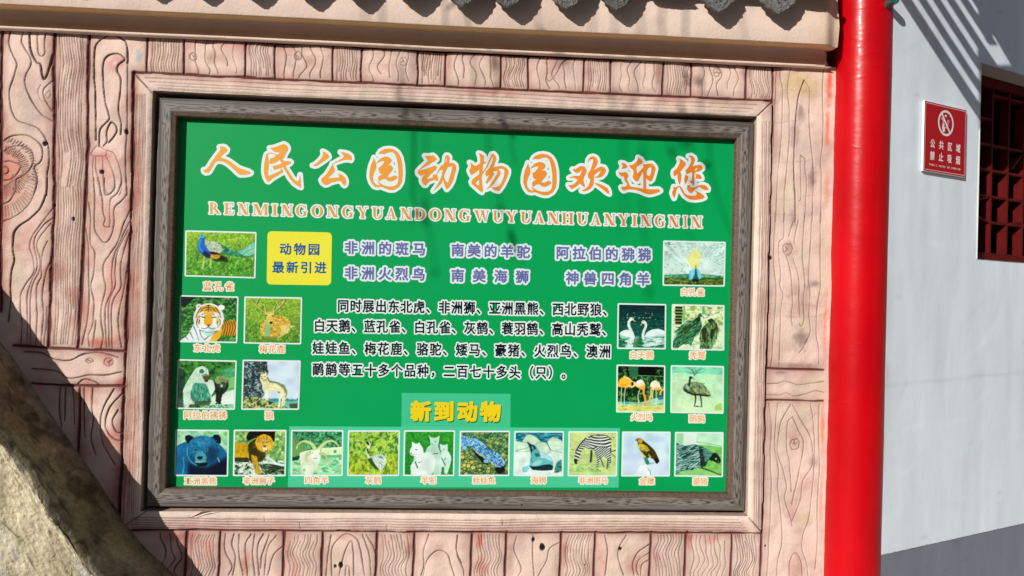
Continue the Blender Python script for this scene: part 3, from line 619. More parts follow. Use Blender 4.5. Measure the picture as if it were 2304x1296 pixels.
TITLE = [
 (440, 310, [["475 185 550 172 600 190 638 235 625 275 565 320 500 385 560 410 660 450 760 520 850 590 960 635 1060 665 1110 700 1085 722 980 740 880 738 830 700 740 610 640 525 560 480 470 462 405 475 360 540 290 665 265 690 200 700 165 675 160 640 210 630 250 590 330 460 420 340 480 260 500 215"]]),
 (440, 310, [["1475 205 1560 195 1680 150 1760 120 1820 150 1850 210 1840 250 1790 330 1765 400 1735 430 1680 440 1600 490 1530 520 1480 520 1465 485 1490 410 1570 390 1600 345 1645 335 1690 262 1660 285 1610 290 1560 270"],
             ["1470 295 1530 300 1640 340 1600 345 1540 318 1460 310 1440 350 1460 480 1462 540 1440 750 1480 750 1600 700 1700 650 1705 600 1745 650 1745 690 1640 750 1540 810 1460 878 1430 870 1385 790 1362 690 1365 560 1385 420 1410 330"],
             ["1540 560 1620 545 1700 515 1760 490 1780 462 1850 465 1890 470 1908 490 1890 515 1800 560 1720 590 1640 620 1565 640 1545 600"],
             ["1680 440 1735 430 1770 490 1800 580 1870 690 1940 800 1990 850 2040 870 2065 830 2085 740 2095 860 2105 990 2060 980 1960 910 1870 800 1790 660 1740 580 1710 500"]]),
 (680, 310, [["410 270 470 295 520 335 540 385 500 420 400 490 300 555 250 565 205 550 260 525 340 455 400 380 420 320"],
             ["760 285 850 295 930 320 980 365 990 420 975 452 920 438 850 440 770 460 690 485 615 525 650 490 740 440 800 410 830 375 810 335"],
             ["600 515 620 560 648 625 640 680 580 740 510 810 600 800 740 790 730 745 710 705 790 735 850 790 880 860 870 930 845 955 810 930 770 860 690 865 590 890 500 935 455 942 400 900 372 840 400 800 470 740 530 650 580 570"]]),
 (680, 310, 'yuan'),
 (920, 320, [["315 270 380 275 480 260 530 300 555 345 500 385 380 450 280 510 210 555 240 555 350 530 450 490 520 460 565 505 530 555 420 650 350 735 420 720 480 700 470 660 550 635 575 690 580 760 560 775 510 750 430 775 370 810 345 855 310 860 260 800 250 745 270 690 330 630 270 655 220 668 175 625 172 575 220 525 300 450 380 370 350 325"],
             ["705 430 715 340 722 290 745 258 790 265 815 305 800 408 880 412 935 455 945 520 915 640 875 780 820 880 755 942 715 880 690 790 685 740 640 830 560 910 485 972 540 890 610 770 660 640 670 545 610 560 575 620 555 640 580 560 630 480", "770 500 800 490 860 480 850 560 810 700 780 810 730 770 700 700 700 650 740 570", "742 310 755 330 740 400 728 400 730 340"]]),
 (920, 320, [["1390 220 1450 235 1500 275 1500 330 1490 375 1535 395 1530 415 1480 440 1465 580 1500 600 1455 650 1452 740 1465 870 1478 960 1460 998 1420 980 1330 900 1260 840 1240 790 1270 740 1340 680 1400 640 1400 545 1330 600 1240 655 1215 610 1200 560 1235 500 1235 440 1210 405 1260 425 1300 470 1350 465 1420 420 1422 330 1410 270", "1395 745 1400 860 1350 845 1328 815 1360 775"],
             ["1465 600 1510 540 1570 420 1630 280 1650 235 1690 230 1735 280 1745 340 1700 450 1680 500 1760 480 1850 470 1930 500 1985 560 1985 620 1940 740 1880 860 1800 970 1770 975 1700 950 1635 905 1740 895 1800 870 1850 790 1895 670 1905 560 1860 525 1780 530 1830 590 1810 670 1740 760 1660 870 1600 915 1545 935 1600 880 1690 740 1760 620 1760 570 1680 580 1690 640 1640 730 1580 800 1550 832 1528 800 1560 730 1600 650 1540 685 1518 630 1540 570 1600 520 1660 400 1680 300 1665 285 1620 380 1560 500 1500 590"]]),
 (1026.3, 322.1, 'yuan'),
 (1160, 320, [["1130 540 1200 535 1260 490 1310 470 1380 490 1418 550 1410 610 1370 680 1350 745 1360 800 1380 860 1378 902 1340 880 1280 825 1200 890 1120 938 1075 900 1050 850 1110 855 1170 830 1240 750 1160 710 1065 712 1110 685 1200 668 1275 670 1310 600 1315 540 1270 600 1220 615 1170 590"],
             ["1435 425 1445 350 1490 290 1550 280 1610 310 1638 360 1630 430 1590 500 1560 555 1640 510 1700 482 1770 500 1805 560 1780 630 1720 690 1640 710 1570 700 1640 670 1690 590 1690 565 1620 610 1565 650 1560 760 1550 850 1500 920 1430 965 1370 982 1310 965 1380 935 1440 880 1480 800 1490 710 1465 735 1440 680 1440 620 1490 560 1520 470 1545 380 1540 335 1490 345 1455 380"],
             ["1560 808 1640 820 1740 860 1830 910 1865 980 1868 1032 1810 1005 1720 930 1640 870"]]),
 (1370, 330, [["240 320 300 330 350 360 372 405 330 430 250 440 275 385"],
             ["195 510 260 518 330 505 380 545 390 590 355 650 390 710 420 790 520 805 680 840 850 850 990 845 1028 880 980 910 880 945 800 955 720 935 600 880 480 855 380 850 290 882 250 840 243 805 340 795 370 750 310 680 295 600 230 580 200 545"],
             ["580 215 640 250 675 300 650 345 550 400 550 460 560 540 660 440 690 400 670 350 740 350 800 335 860 335 910 390 932 440 900 560 870 660 825 697 780 670 740 630 740 840 685 835 685 640 680 500 620 600 580 690 545 697 490 650 470 600 490 530 480 460 430 430 400 370 480 360 550 300 575 255", "780 430 830 405 845 440 835 520 810 580 770 575 748 540 755 480"]]),
 (1370, 330, [["1395 240 1460 260 1520 310 1530 360 1480 430 1420 500 1443 550 1440 650 1415 760 1385 720 1365 640 1365 550 1295 590 1280 530 1290 485 1350 440 1400 350 1415 280"],
             ["1585 190 1640 175 1700 215 1715 260 1690 330 1660 390 1740 370 1820 360 1865 400 1865 440 1810 490 1730 505 1705 530 1700 640 1700 740 1685 770 1650 735 1605 680 1650 680 1655 590 1655 510 1600 530 1540 548 1520 470 1560 440 1610 370 1640 290 1630 220", "1700 465 1740 430 1770 425 1750 460 1710 475"],
             ["1520 560 1560 575 1585 600 1560 680 1520 752 1500 690 1500 630"], ["1715 545 1790 550 1835 585 1852 635 1810 645 1715 632 1740 590"],
             ["1290 800 1335 810 1390 775 1440 800 1475 860 1500 920 1560 965 1650 980 1730 970 1755 940 1710 870 1790 910 1880 960 1910 1015 1850 1045 1720 1062 1600 1050 1500 980 1440 890 1400 795 1350 840 1330 940 1300 1030 1265 960 1255 915 1280 860"],
             ["1565 765 1610 770 1650 820 1720 810 1800 770 1870 755 1940 780 1980 830 1975 865 1920 872 1850 840 1800 795 1720 850 1680 890 1635 935 1580 890 1553 840"]])]
YUAN = [["1520 325 1560 265 1640 225 1730 212 1830 230 1910 290 1965 390 2000 560 2005 720 1990 880 1930 980 1830 1040 1740 1040 1650 1010 1570 975 1500 990 1430 970 1370 890 1338 790 1340 680 1370 540 1410 450 1428 395 1455 460 1478 540 1470 620 1430 700 1408 790 1420 870 1470 935 1540 945 1520 900 1490 850 1540 890 1620 945 1720 970 1830 965 1890 930 1915 840 1918 640 1890 440 1850 330 1790 282 1720 295 1640 325 1560 318"],
        ["1480 510 1520 450 1580 400 1650 375 1720 380 1770 415 1785 460 1750 510 1705 550 1770 545 1815 600 1790 660 1740 720 1690 780 1770 785 1830 750 1880 760 1897 795 1850 840 1770 872 1710 865 1650 815 1590 830 1540 870 1512 840 1515 780 1560 745 1600 715 1550 715 1525 660 1518 600 1570 570 1620 510 1640 465 1580 465"]]
for i, (ox, oy, pcs) in enumerate(TITLE):
    if pcs == 'yuan': pcs = YUAN
    B, Eg = MB(), MB(); f = i/9.0
    drawn([[pp(s) for s in pc] for pc in pcs], ox, oy, 8.862, B, Eg, alb(246, 176, 74)*(1-f)+alb(240, 136, 46)*f, WHT, 6.4, 0.0013)
    o = B.build('title_character', M_PRINT); adopt(o, board); e = Eg.build('letter_outline', M_PRINT); e.parent = o
# serif capitals, unit height
S_ = lambda x0, x1, y0=0, y1=1: [(x0, y0), (x1, y0), (x1, y1), (x0, y1)]
def srf(c, w, y, up): h = 0.055; return [(c-w/2, y), (c+w/2, y), (c+w/2, y+(h if not up else -h)), (c-w/2, y+(h if not up else -h))]
def bowl(cx, cy, rx, ry, t1, t0=0.05, a0=0, a1=360):
    a = np.radians(np.linspace(a0, a1, 22)); o = [(cx+rx*math.cos(q), cy+ry*math.sin(q)) for q in a]; n = [(cx+(rx-t1)*math.cos(q), cy+(ry-t0)*math.sin(q)) for q in a]
    return [o[:-1], n[:-1]] if a1-a0 == 360 else [o+n[::-1]]
def st(c, w=0.2, sw=0.36): return [[S_(c-w/2, c+w/2)], [srf(c, sw, 0, False)], [srf(c, sw, 1, True)]]
def thin(c, sw=0.3): return [[S_(c-.03, c+.03)], [srf(c, sw, 0, False)], [srf(c, sw, 1, True)]]
def dg(x0, x1, w, w2=None): w2 = w2 or w; return [[[(x0, 0), (x0+w, 0), (x1+w2, 1), (x1, 1)]]]
LET = {'R': (0.98, st(.2)+[bowl(.34, .26, .32, .26, .17, .05, -90, 90)]+[[[(.25, 0), (.35, 0), (.35, .05), (.25, .05)]], [[(.25, .47), (.36, .47), (.36, .52), (.25, .52)]], [[(.38, .52), (.58, .5), (.98, 1), (.72, 1)]]]),
       'E': (.84, st(.2)+[[S_(.1, .78, 0, .055)], [S_(.1, .8, .945, 1)], [S_(.2, .55, .46, .515)], [[(.73, 0), (.78, 0), (.78, .26), (.74, .26)]], [[(.8, 1), (.75, 1), (.78, .7), (.84, .7)]], [S_(.53, .57, .33, .65)]]),
       'N': (.92, thin(.14, .28)+thin(.84, .28)+dg(.06, .6, .26)), 'M': (1.28, thin(.14, .28)+st(1.1, .2, .34)+dg(.1, .5, .24)+[[[(.58, 1), (.64, 1), (1.04, 0), (.98, 0)]]]),
       'I': (.46, st(.23, .21, .44)), 'G': (.98, [bowl(.5, .5, .49, .52, .22, .05, 35, 318)]+[[S_(.7, .88, .56, .96)], [srf(.79, .36, .54, False)], [[(.84, .02), (.88, .02), (.88, .32), (.84, .32)]]]),
       'O': (1.0, [bowl(.5, .5, .5, .52, .23, .05)]), 'Y': (.95, [[[(.0, 0), (.27, 0), (.58, .56), (.4, .56)]], [[(.76, 0), (.82, 0), (.58, .56), (.53, .53)]], [S_(.38, .59, .5, 1)], [srf(.13, .34, 0, False)], [srf(.8, .28, 0, False)], [srf(.48, .4, 1, True)]]),
       'U': (.92, [[S_(.1, .31, 0, .72)], [S_(.79, .85, 0, .72)], [srf(.2, .38, 0, False)], [srf(.82, .28, 0, False)], bowl(.475, .7, .375, .33, .2, .06, 0, 180)]),
       'A': (.95, [[[(.1, 1), (.16, 1), (.5, .05), (.44, .0)]], [[(.42, 0), (.52, 0), (.88, 1), (.62, 1)]], [S_(.24, .66, .66, .71)], [srf(.13, .28, 1, True)], [srf(.76, .36, 1, True)]]),
       'D': (1.0, st(.2)+[bowl(.4, .5, .58, .5, .24, .05, -90, 90)]+[[S_(.2, .42, 0, .05)], [S_(.2, .42, .95, 1)]]), 'W': (1.3, [[[(.02, 0), (.28, 0), (.5, 1), (.42, 1)]], [[(.42, 1), (.47, 1), (.76, 0), (.7, 0)]], [[(.56, 0), (.82, 0), (1.0, 1), (.92, 1)]], [[(.92, 1), (.97, 1), (1.24, 0), (1.18, 0)]], [srf(.15, .36, 0, False)], [srf(.69, .34, 0, False)], [srf(1.2, .26, 0, False)]]),
       'H': (1.02, st(.2)+st(.8)+[[S_(.2, .8, .47, .52)]])}
PIN = [('RENMINGONGYUANDON', 460, [(42, 140), (178, 262), (303, 390), (435, 568), (605, 652), (690, 780), (818, 915), (957, 1060), (1097, 1188), (1230, 1330), (1367, 1460), (1500, 1590), (1625, 1712), (1755, 1845), (1882, 1975), (2012, 2112), (2145, 2238)]),
       ('GWUYUANHUANYINGNIN', 1020, [(50, 150), (190, 318), (355, 440), (472, 565), (603, 692), (722, 812), (845, 938), (970, 1075), (1108, 1195), (1228, 1315), (1350, 1440), (1475, 1565), (1597, 1640), (1675, 1765), (1800, 1888), (1925, 2012), (2055, 2088), (2125, 2215)])]
B, Eg = MB(), MB()
for word, ox, boxes in PIN:
    for ch, (a, c) in zip(word, boxes):
        w, pcs = LET[ch]; xa, xc = ox+a/3.972, ox+c/3.972; yt = 455.8+0.0287*(xa-471); h = 24.6+0.4*(xa-471)/1100; sx = (xc-xa)/w
        f = (xa-471)/1100; cf = alb(240, 172, 76)*(1-f)+alb(226, 128, 50)*f
        for j, pc in enumerate(pcs):
            pl = [[(x*sx, y*h) for x, y in P] for P in pc]
            V, F = shape2d(pl, 0.0); mp = lambda V, l: onb(np.stack([xa+V[:, 0], yt-V[:, 1]+V[:, 0]*0.0287], 1), l)
            B.add(mp(V, 0.0013+0.00004*j), F, cf)
            V, F = shape2d([roundtips(P, 0.08) for P in pl], 3.1); Q = mp(V, 0.0007+0.00001*j); Q[:, 1] -= V[:, 2]/3.1*0.00008; Eg.add(Q, F, WHT)
o = B.build('pinyin_lettering', M_PRINT); adopt(o, board); e = Eg.build('letter_outline', M_PRINT); e.parent = o
def card(name, quad, col, lift, rad=0.0, label=None, parent=board):
    q = np.array(quad, float); P = []
    for i in range(4):
        p, a, c = q[i], q[i-1], q[(i+1) % 4]
        if rad <= 0: P.append(p); continue
        u = (a-p)/np.linalg.norm(a-p)*rad; v = (c-p)/np.linalg.norm(c-p)*rad
        for t in np.linspace(0, 1, 6): P.append(p+u*(1-t)**2+v*t*t)
    V = onb(np.array(P), lift); b = MB(); b.add(V, [tuple(range(len(V)))[::-1]], col)
    o = b.build(name, M_PRINT)
    if parent: adopt(o, parent)
    if label: o['label'] = label
    return o
card('yellow_box', [(602, 520), (747, 523), (745, 642), (600, 640)], alb(240, 236, 66), 0.0005, 11, 'yellow rounded box with blue writing')
MINT = alb(76, 208, 160)
card('mint_tab', [(904, 884), (1149, 886), (1148.5, 962), (903, 961)], alb(66, 200, 148), 0.0004)
card('mint_strip', [(651, 959), (1395, 963), (1392, 1097), (647.5, 1096)], MINT, 0.0006)
lettering('box_lettering', row('动物园', 642.5, 560, 706.4, 561)+row('最新引进', 626, 601, 721, 602), 27.5, alb(12, 92, 160), bold=.022)
PUR = alb(104, 112, 170); PE = alb(226, 240, 250)
for t in (('非洲的斑马', 790, 557, 943, 560.5), ('非洲火烈鸟', 790, 614, 942, 617), ('南美的羊驼', 1029.7, 562.5, 1177.8, 566.5), ('南美海狮', 1029.7, 619.5, 1175, 622.5), ('阿拉伯的狒狒', 1265.8, 568.5, 1450, 573), ('神兽四角羊', 1288, 625.5, 1447, 628.5)):
    lettering('animal_list', row(*t), 30, PUR, PE, 4.2, 0.03)
K0 = lin((8, 20, 30))
for t in (('同时展出东北虎、非洲狮、亚洲黑熊、西北野狼、', 772.2, 688, 1369, 697), ('白天鹅、蓝孔雀、白孔雀、灰鹤、蓑羽鹤、高山秃鹫、', 719, 732.5, 1367, 742), ('娃娃鱼、梅花鹿、骆驼、矮马、豪猪、火烈鸟、澳洲', 716, 782.5, 1361, 791), ('鸸鹋等五十多个品种，二百七十多头（只）。', 716, 830.5, 1276, 839)):
    lettering('paragraph_line', row(*t), 29.5, K0, WHT, 3.2, 0.026, 0.9)
_sh = None
_nl = lettering('new_arrivals_lettering', row('新到动物', 947, 925, 1104, 926), 46, alb(240, 214, 30), bold=0.05, lift=0.0014); _sh = lettering('letter_shadow', row('新到动物', 948.4, 927.4, 1105.4, 928.4), 46, lin((26, 88, 30)), bold=0.05, lift=0.0010); _sh.parent = _nl; _sh.matrix_parent_inverse = Matrix.Identity(4)
CAPS = [('蓝孔雀', 467.5, 644, 516.5, 644.5, 19.5), ('东北虎', 445, 782.6, 486, 783, 17.5), ('梅花鹿', 592.8, 784.7, 632, 785, 17.5), ('阿拉伯狒狒', 422.6, 933.5, 501, 934, 17.5), ('狼', 606, 934.5, 606, 934.5, 18), ('亚洲黑熊', 423.7, 1082, 478.6, 1082, 16),
        ('非洲狮子', 555.7, 1081.5, 609, 1081.5, 16), ('四角羊', 694, 1080, 730, 1080, 16), ('灰鹤', 831, 1080, 849, 1080, 16), ('羊驼', 955.5, 1080, 973, 1080, 16), ('娃娃鱼', 1072, 1080, 1106, 1080, 16), ('海狮', 1203, 1080, 1220.5, 1080, 16),
        ('非洲斑马', 1310, 1080.5, 1359.5, 1080.5, 15.5), ('金雕', 1446.7, 1082, 1464, 1082, 16), ('豪猪', 1567, 1083, 1583.5, 1083, 16), ('白天鹅', 1425, 798, 1461, 798.5, 17), ('秃鹫', 1560, 799, 1578, 799, 17), ('火烈鸟', 1427.6, 938, 1459.6, 938.5, 16), ('鸸鹋', 1559, 941.7, 1577, 942, 17), ('白孔雀', 1539.8, 656.6, 1576, 657.4, 16.5)]
for t, x0, y0, x1, y1, sz in CAPS:
    lettering('caption', row(t, x0, y0, x1, y1), sz*1.08, ORG, CREAM, 2.5, 0.004)
# ---- the printed animal photos: each a fine mesh painted by code
class Pic:
    def __init__(s, seed, w=96, h=88):
        s.W, s.H = 2*w, 2*h; s.w, s.h = w, h
        s.U, s.V = np.meshgrid((np.arange(s.W)+.5)/s.W*100, (np.arange(s.H)+.5)/s.H*100)
        s.C = np.zeros((s.H, s.W, 3)); s.r = np.random.default_rng(seed); s.seed = seed*100; s.k = 0
    def nz(s, sy, sx): s.k += 1; return vnoise((s.H, s.W), sy*s.H/100, sx*s.W/100, s.seed+s.k)
    def put(s, m, col, a=1.0):
        m = (np.asarray(m, float)*a)[..., None]; s.C = s.C*(1-m)+np.asarray(col, float)*m
    def bg(s, top, bot):
        t = (s.V/100)[..., None]; s.C = np.array(top, float)*(1-t)+np.array(bot, float)*t
    def tex(s, m, cols, sy=3, sx=3, a=0.8, th=0.52):
        m = np.ones_like(s.U) if m is None else m
        for c in cols:
            n = 0.65*s.nz(sy, sx)+0.35*s.nz(sy/2, sx/2); s.put(m*np.clip((n-th)*7, 0, 1), c, a)
        return m
    def mask(s, P, sm=True):
        P = np.array(pp(P) if isinstance(P, str) else P, float)
        if sm: P = soft(soft(P))
        x, y = s.U, s.V; ins = np.zeros_like(x, bool); n = len(P)
        for i in range(n):
            x0, y0 = P[i-1]; x1, y1 = P[i]
            if y0 == y1: continue
            c = ((y0 > y) != (y1 > y)) & (x < (x1-x0)*(y-y0)/(y1-y0)+x0); ins ^= c
        return ins.astype(float)
    def poly(s, P, col, a=1.0, sm=True, bl=0):
        m = s.mask(P, sm)
        if bl: m = boxblur(boxblur(m, bl), bl)
        s.put(m, col, a); return m
    def ell(s, cx, cy, rx, ry, col, a=1.0): m = (((s.U-cx)/rx)**2+((s.V-cy)/ry)**2 < 1).astype(float); s.put(m, col, a); return m
    def line(s, P, w, col, w1=None, a=1.0, clip=None):
        P = np.array(pp(P) if isinstance(P, str) else P, float)
        if len(P) > 2: P = dens(P, 4.0)
        n = len(P)-1; M_ = np.zeros_like(s.U); w1 = w if w1 is None else w1
        for i in range(n):
            p, q = P[i], P[i+1]; d = q-p; L = d@d+1e-9
            t = np.clip(((s.U-p[0])*d[0]+(s.V-p[1])*d[1])/L, 0, 1)
            r = np.hypot(s.U-p[0]-t*d[0], s.V-p[1]-t*d[1]); ww = w+(w1-w)*(i+t)/n
            M_ = np.maximum(M_, np.clip((ww/2-r)/0.7+0.5, 0, 1))
        if clip is not None: M_ = M_*clip
        s.put(M_, col, a); return M_
    def hair(s, m, n, L, ang, cols, w=0.8, sp=0.35):
        idx = np.flatnonzero(m.ravel() > 0.5)
        if not len(idx): return
        for i in s.r.choice(idx, n):
            u, v = s.U.ravel()[i], s.V.ravel()[i]; a = ang+s.r.normal(0, sp); l = L*s.r.uniform(.5, 1.2)
            p, q = np.array((u, v)), np.array((u+l*math.cos(a), v+l*math.sin(a)))
            x0, x1 = sorted((p[0], q[0])); y0, y1 = sorted((p[1], q[1]))
            j0, j1 = max(0, int((x0-2)*s.W/100)), min(s.W, int((x1+2)*s.W/100)+1); k0, k1 = max(0, int((y0-2)*s.H/100)), min(s.H, int((y1+2)*s.H/100)+1)
            if j1 <= j0 or k1 <= k0: continue
            U, V = s.U[k0:k1, j0:j1], s.V[k0:k1, j0:j1]; d = q-p; t = np.clip(((U-p[0])*d[0]+(V-p[1])*d[1])/(d@d+1e-9), 0, 1)
            k = np.clip((w/2-np.hypot(U-p[0]-t*d[0], V-p[1]-t*d[1]))/0.6+.5, 0, 1)[..., None]*0.85
            s.C[k0:k1, j0:j1] = s.C[k0:k1, j0:j1]*(1-k)+np.array(cols[s.r.integers(len(cols))], float)*k
    def stripes(s, m, ang, per, col, wob=2.0, duty=0.5, warp=8):
        f = (s.U*math.cos(ang)+s.V*math.sin(ang))/per+wob*s.nz(warp*2, warp*2)
        s.put(m*np.clip((np.sin(f*6.28)-(1-2*duty))*3+.5, 0, 1), col)
    def down(s):
        s.C = s.C*(0.93+0.14*s.nz(14, 14))[..., None]+(s.r.normal(size=s.C.shape[:2])*2)[..., None]; g = s.C.mean(2, keepdims=True); s.C = (g+(s.C-g)*1.04-118)*1.02+121; return s.C.reshape(s.h, 2, s.w, 2, 3).mean((1, 3))
G1, G2, G3, G4, DK = (150, 190, 50), (70, 150, 40), (40, 110, 36), (120, 200, 60), (14, 34, 22)
def p_peacock(p):
    p.bg((160, 196, 48), (52, 140, 36)); p.tex(None, [(190, 214, 84), (60, 140, 34)], 4, 2, .7); lo = (p.V > 45).astype(float)
    p.hair(np.ones_like(p.U), 420, 7, -1.4, [(40, 110, 26), (120, 190, 60), (90, 170, 50), (160, 210, 80)]); p.hair(lo, 300, 7, -1.3, [(16, 74, 20), (150, 214, 110), (60, 150, 50)])
    for _ in range(26): p.ell(p.r.uniform(2, 98), p.r.uniform(4, 96), .9, 1.3, (226, 240, 206), .8)
    p.poly("40 50 60 55 62 68 40 66", (16, 40, 16), .8); m = p.poly("28 24 42 20 55 30 70 42 85 35 97 20 100 30 100 48 90 56 75 55 60 52 50 47", (44, 140, 96)); p.tex(m, [(140, 220, 180), (20, 90, 60)], 3, 3, .8); m = p.poly("74 44 86 34 98 20 100 30 100 46 88 54", (150, 226, 200), .6); p.hair(m, 60, 9, -.5, [(190, 240, 220), (80, 190, 150)], .6)
    m = p.poly("26 22 40 20 52 32 53 45 42 50 27 36", (186, 204, 176)); p.hair(m, 90, 2.5, .6, [(90, 110, 90), (226, 236, 210)], .8, 1); p.poly("34 44 46 46 55 56 58 62 50 62 34 52", (16, 20, 18)); p.poly("33 50 50 52 49 58 44 61 37 58", (228, 164, 56)); p.hair(p.mask("33 50 50 52 49 58 38 60"), 10, 5, .4, [(140, 90, 20)], .7)
    p.poly("20 10 25 8 27 14 27 28 33 42 36 52 34 60 28 58 20 47 16 36 18 24", (22, 104, 200)); p.poly("20 42 30 44 36 52 35 60 28 58", (12, 32, 84)); p.line("21 18 19 34 24 46", 2.4, (60, 160, 230)); p.ell(23, 10, 3.2, 4.5, (96, 170, 210)); p.line("20 12 18 16", 1.6, (180, 190, 170)); p.ell(23, 9, 1.2, 1.2, (20, 30, 50)); p.line("24 5 25 2", 1.2, (60, 130, 170))
    p.line("27 57 26 70 24 84", 2.2, (196, 200, 140)); p.line("36 60 36 82", 2.2, (196, 200, 140))
def p_tiger(p):
    p.bg((16, 60, 30), (50, 120, 40)); p.tex(None, [(60, 150, 60), (20, 70, 34), (120, 190, 90)], 3.4, 3.4, .75); p.poly("0 0 26 0 16 14 6 24 0 22", (8, 20, 24), .9)
    m = p.poly("66 62 78 55 92 51 100 54 100 86 70 86", (214, 158, 40))
    for i in range(8): p.line([(72+i*4.4, 54), (76+i*4.4, 66), (73+i*4.2, 86)], 1.5, (54, 34, 16), clip=m)
    p.poly("26 56 70 62 74 84 62 100 0 100 14 86", (228, 242, 244)); p.poly("62 76 76 72 72 90 64 100 52 100", (230, 186, 56))
    for q in ("24 66 30 84 34 98", "34 72 38 88 44 96", "18 80 24 96", "44 96 56 84 66 78", "10 90 16 98"): p.line(q, 1.7, (24, 60, 70), 0.6)
    p.ell(32, 22, 5.5, 6, (222, 236, 226)); p.ell(33, 24, 3, 3.6, (40, 60, 40)); p.ell(72, 23, 6, 6, (238, 244, 238)); p.ell(50, 48, 27, 34, (232, 240, 236)); p.poly("28 40 36 22 50 17 64 22 72 38 62 34 50 30 38 34", (224, 170, 48)); p.poly("40 30 60 30 58 42 42 42", (222, 170, 60), .8)
    p.poly("43 40 56 40 58 60 50 67 41 60", (214, 164, 36)); p.poly("47 62 54 62 50 68", (96, 60, 50)); p.poly("28 42 34 40 36 62 30 60", (224, 186, 80), .7); p.poly("64 42 70 42 68 62 63 60", (224, 186, 80), .7)
    for q in ("46 20 50 18 54 20", "42 25 50 23 58 25", "44 30 50 28 56 30", "49 18 49 34", "36 24 30 36 27 48", "40 26 35 34", "62 24 68 34 72 46", "58 26 63 34", "30 50 29 62 33 70", "34 52 33 62", "70 50 71 60 66 68", "66 54 66 62", "38 40 42 37", "60 40 57 37", "33 46 36 43"): p.line(q, 1.7, (30, 36, 26), .8)
    p.line("38 45 43 46", 2.4, (24, 40, 40)); p.line("57 46 62 45", 2.4, (24, 40, 40)); p.line("50 67 44 72 38 70", 1.4, (40, 90, 96)); p.line("50 67 56 72 62 70", 1.4, (40, 90, 96)); p.line("34 74 48 80 66 76", 2, (60, 130, 140)); p.poly("38 74 62 76 54 90 46 88", (170, 220, 216), .6)
def p_deer(p):
    p.bg((156, 196, 60), (70, 130, 40)); p.tex(None, [(190, 216, 90), (70, 130, 30)], 3, 2, .7); p.hair(np.ones_like(p.U), 500, 5, -1.3, [(50, 110, 26), (190, 220, 100), (110, 170, 50)], .8, .8); p.hair((p.V > 60).astype(float), 240, 5, -1.3, [(30, 90, 30), (130, 200, 90)])
    m = p.poly("27 62 34 50 44 44 58 37 72 41 82 52 82 70 74 80 60 90 44 92 30 88", (212, 176, 60)); p.tex(m, [(240, 226, 150), (160, 120, 30)], 3, 3, .9, .55); p.poly("68 60 80 58 78 78 62 86", (222, 220, 150), .7); p.poly("36 52 46 58 46 86 36 86", (140, 190, 130)); p.poly("82 60 92 62 82 66", (220, 226, 150)); p.poly("30 86 60 86 56 96 30 94", (90, 120, 50), .7)
    for w, c, dx in ((3.0, (70, 76, 30), 1.0), (2.2, (206, 208, 120), 0)):
        for q in ("37 33 28 26 19 17 22 6 26 0", "20 18 11 8 8 0", "37 31 35 20 34 11", "50 30 52 22 54 14", "51 31 60 21 67 12 69 0", "62 20 57 8 66 2", "66 13 71 6 70 0"): p.line([(a+dx, b+dx*.6) for a, b in pp(q)], w, c, w*.6)
    p.poly("35 32 52 31 52 44 49 56 43 57 39 48", (214, 194, 96)); p.poly("53 35 62 29 60 34 54 38", (120, 150, 60)); p.ell(38, 39, 1.6, 1.4, (30, 30, 16)); p.ell(50, 40, 1.6, 1.4, (30, 30, 16)); p.poly("44 52 50 52 49 58 45 58", (24, 34, 24)); p.line("42 40 46 36 50 36", 2, (236, 226, 150))
def p_baboon(p):
    p.bg((40, 110, 36), (60, 110, 60)); p.tex(None, [(90, 170, 60), (14, 50, 26), (60, 140, 60)], 6, 6, .8); p.poly("74 20 100 8 100 34 80 36", (90, 200, 150), .6); p.poly("0 15 12 20 14 80 0 84", (18, 44, 40), .7); p.poly("76 38 100 32 100 72 76 74", (132, 206, 126), .9); p.poly("62 72 100 60 100 100 56 100", (220, 242, 226)); p.line("76 62 100 56", 1.4, (40, 110, 60)); p.poly("0 80 14 84 14 100 0 100", (60, 90, 80)); p.poly("50 94 100 90 100 100 40 100", (150, 210, 170)); p.tex(p.mask("50 94 100 90 100 100 40 100"), [(40, 110, 80)], 3, 3)
    m = p.poly("60 44 66 34 78 31 88 37 90 52 84 66 78 72 77 90 71 90 71 68 64 66", (30, 44, 30)); p.ell(76, 40, 12, 9, (140, 172, 110)); p.hair(m, 50, 5, 1.2, [(90, 120, 76), (14, 24, 18)]); p.ell(80, 50, 5, 7, (60, 80, 60)); p.ell(77, 52, 2, 3, (190, 220, 190)); p.line("70 60 69 90", 4, (18, 30, 24)); p.line("78 60 74 90", 4, (18, 30, 24)); p.poly("50 40 62 40 66 60 60 72 52 60", (214, 240, 226))
    m = p.poly("9 62 20 36 30 16 42 10 52 18 54 28 50 40 54 56 62 80 70 88 60 92 22 92 20 100 12 100", (206, 236, 212)); p.hair(m, 160, 6, 1.6, [(150, 210, 180), (236, 250, 238), (120, 190, 160)]); m = p.poly("28 46 50 48 58 72 60 86 40 90 26 84 22 70", (70, 160, 130)); p.hair(m, 130, 8, 1.5, [(30, 110, 86), (120, 210, 180), (40, 90, 70)], .9, .25); p.poly("30 86 60 84 58 92 30 94", (50, 70, 40), .8)
    p.poly("42 33 52 29 54 34 53 44 48 45", (90, 84, 50)); p.ell(41, 22, 4.2, 5, (66, 116, 96)); p.line("42 31 50 28", 1.4, (30, 40, 34)); p.ell(51, 42, 2, 2, (20, 26, 20))
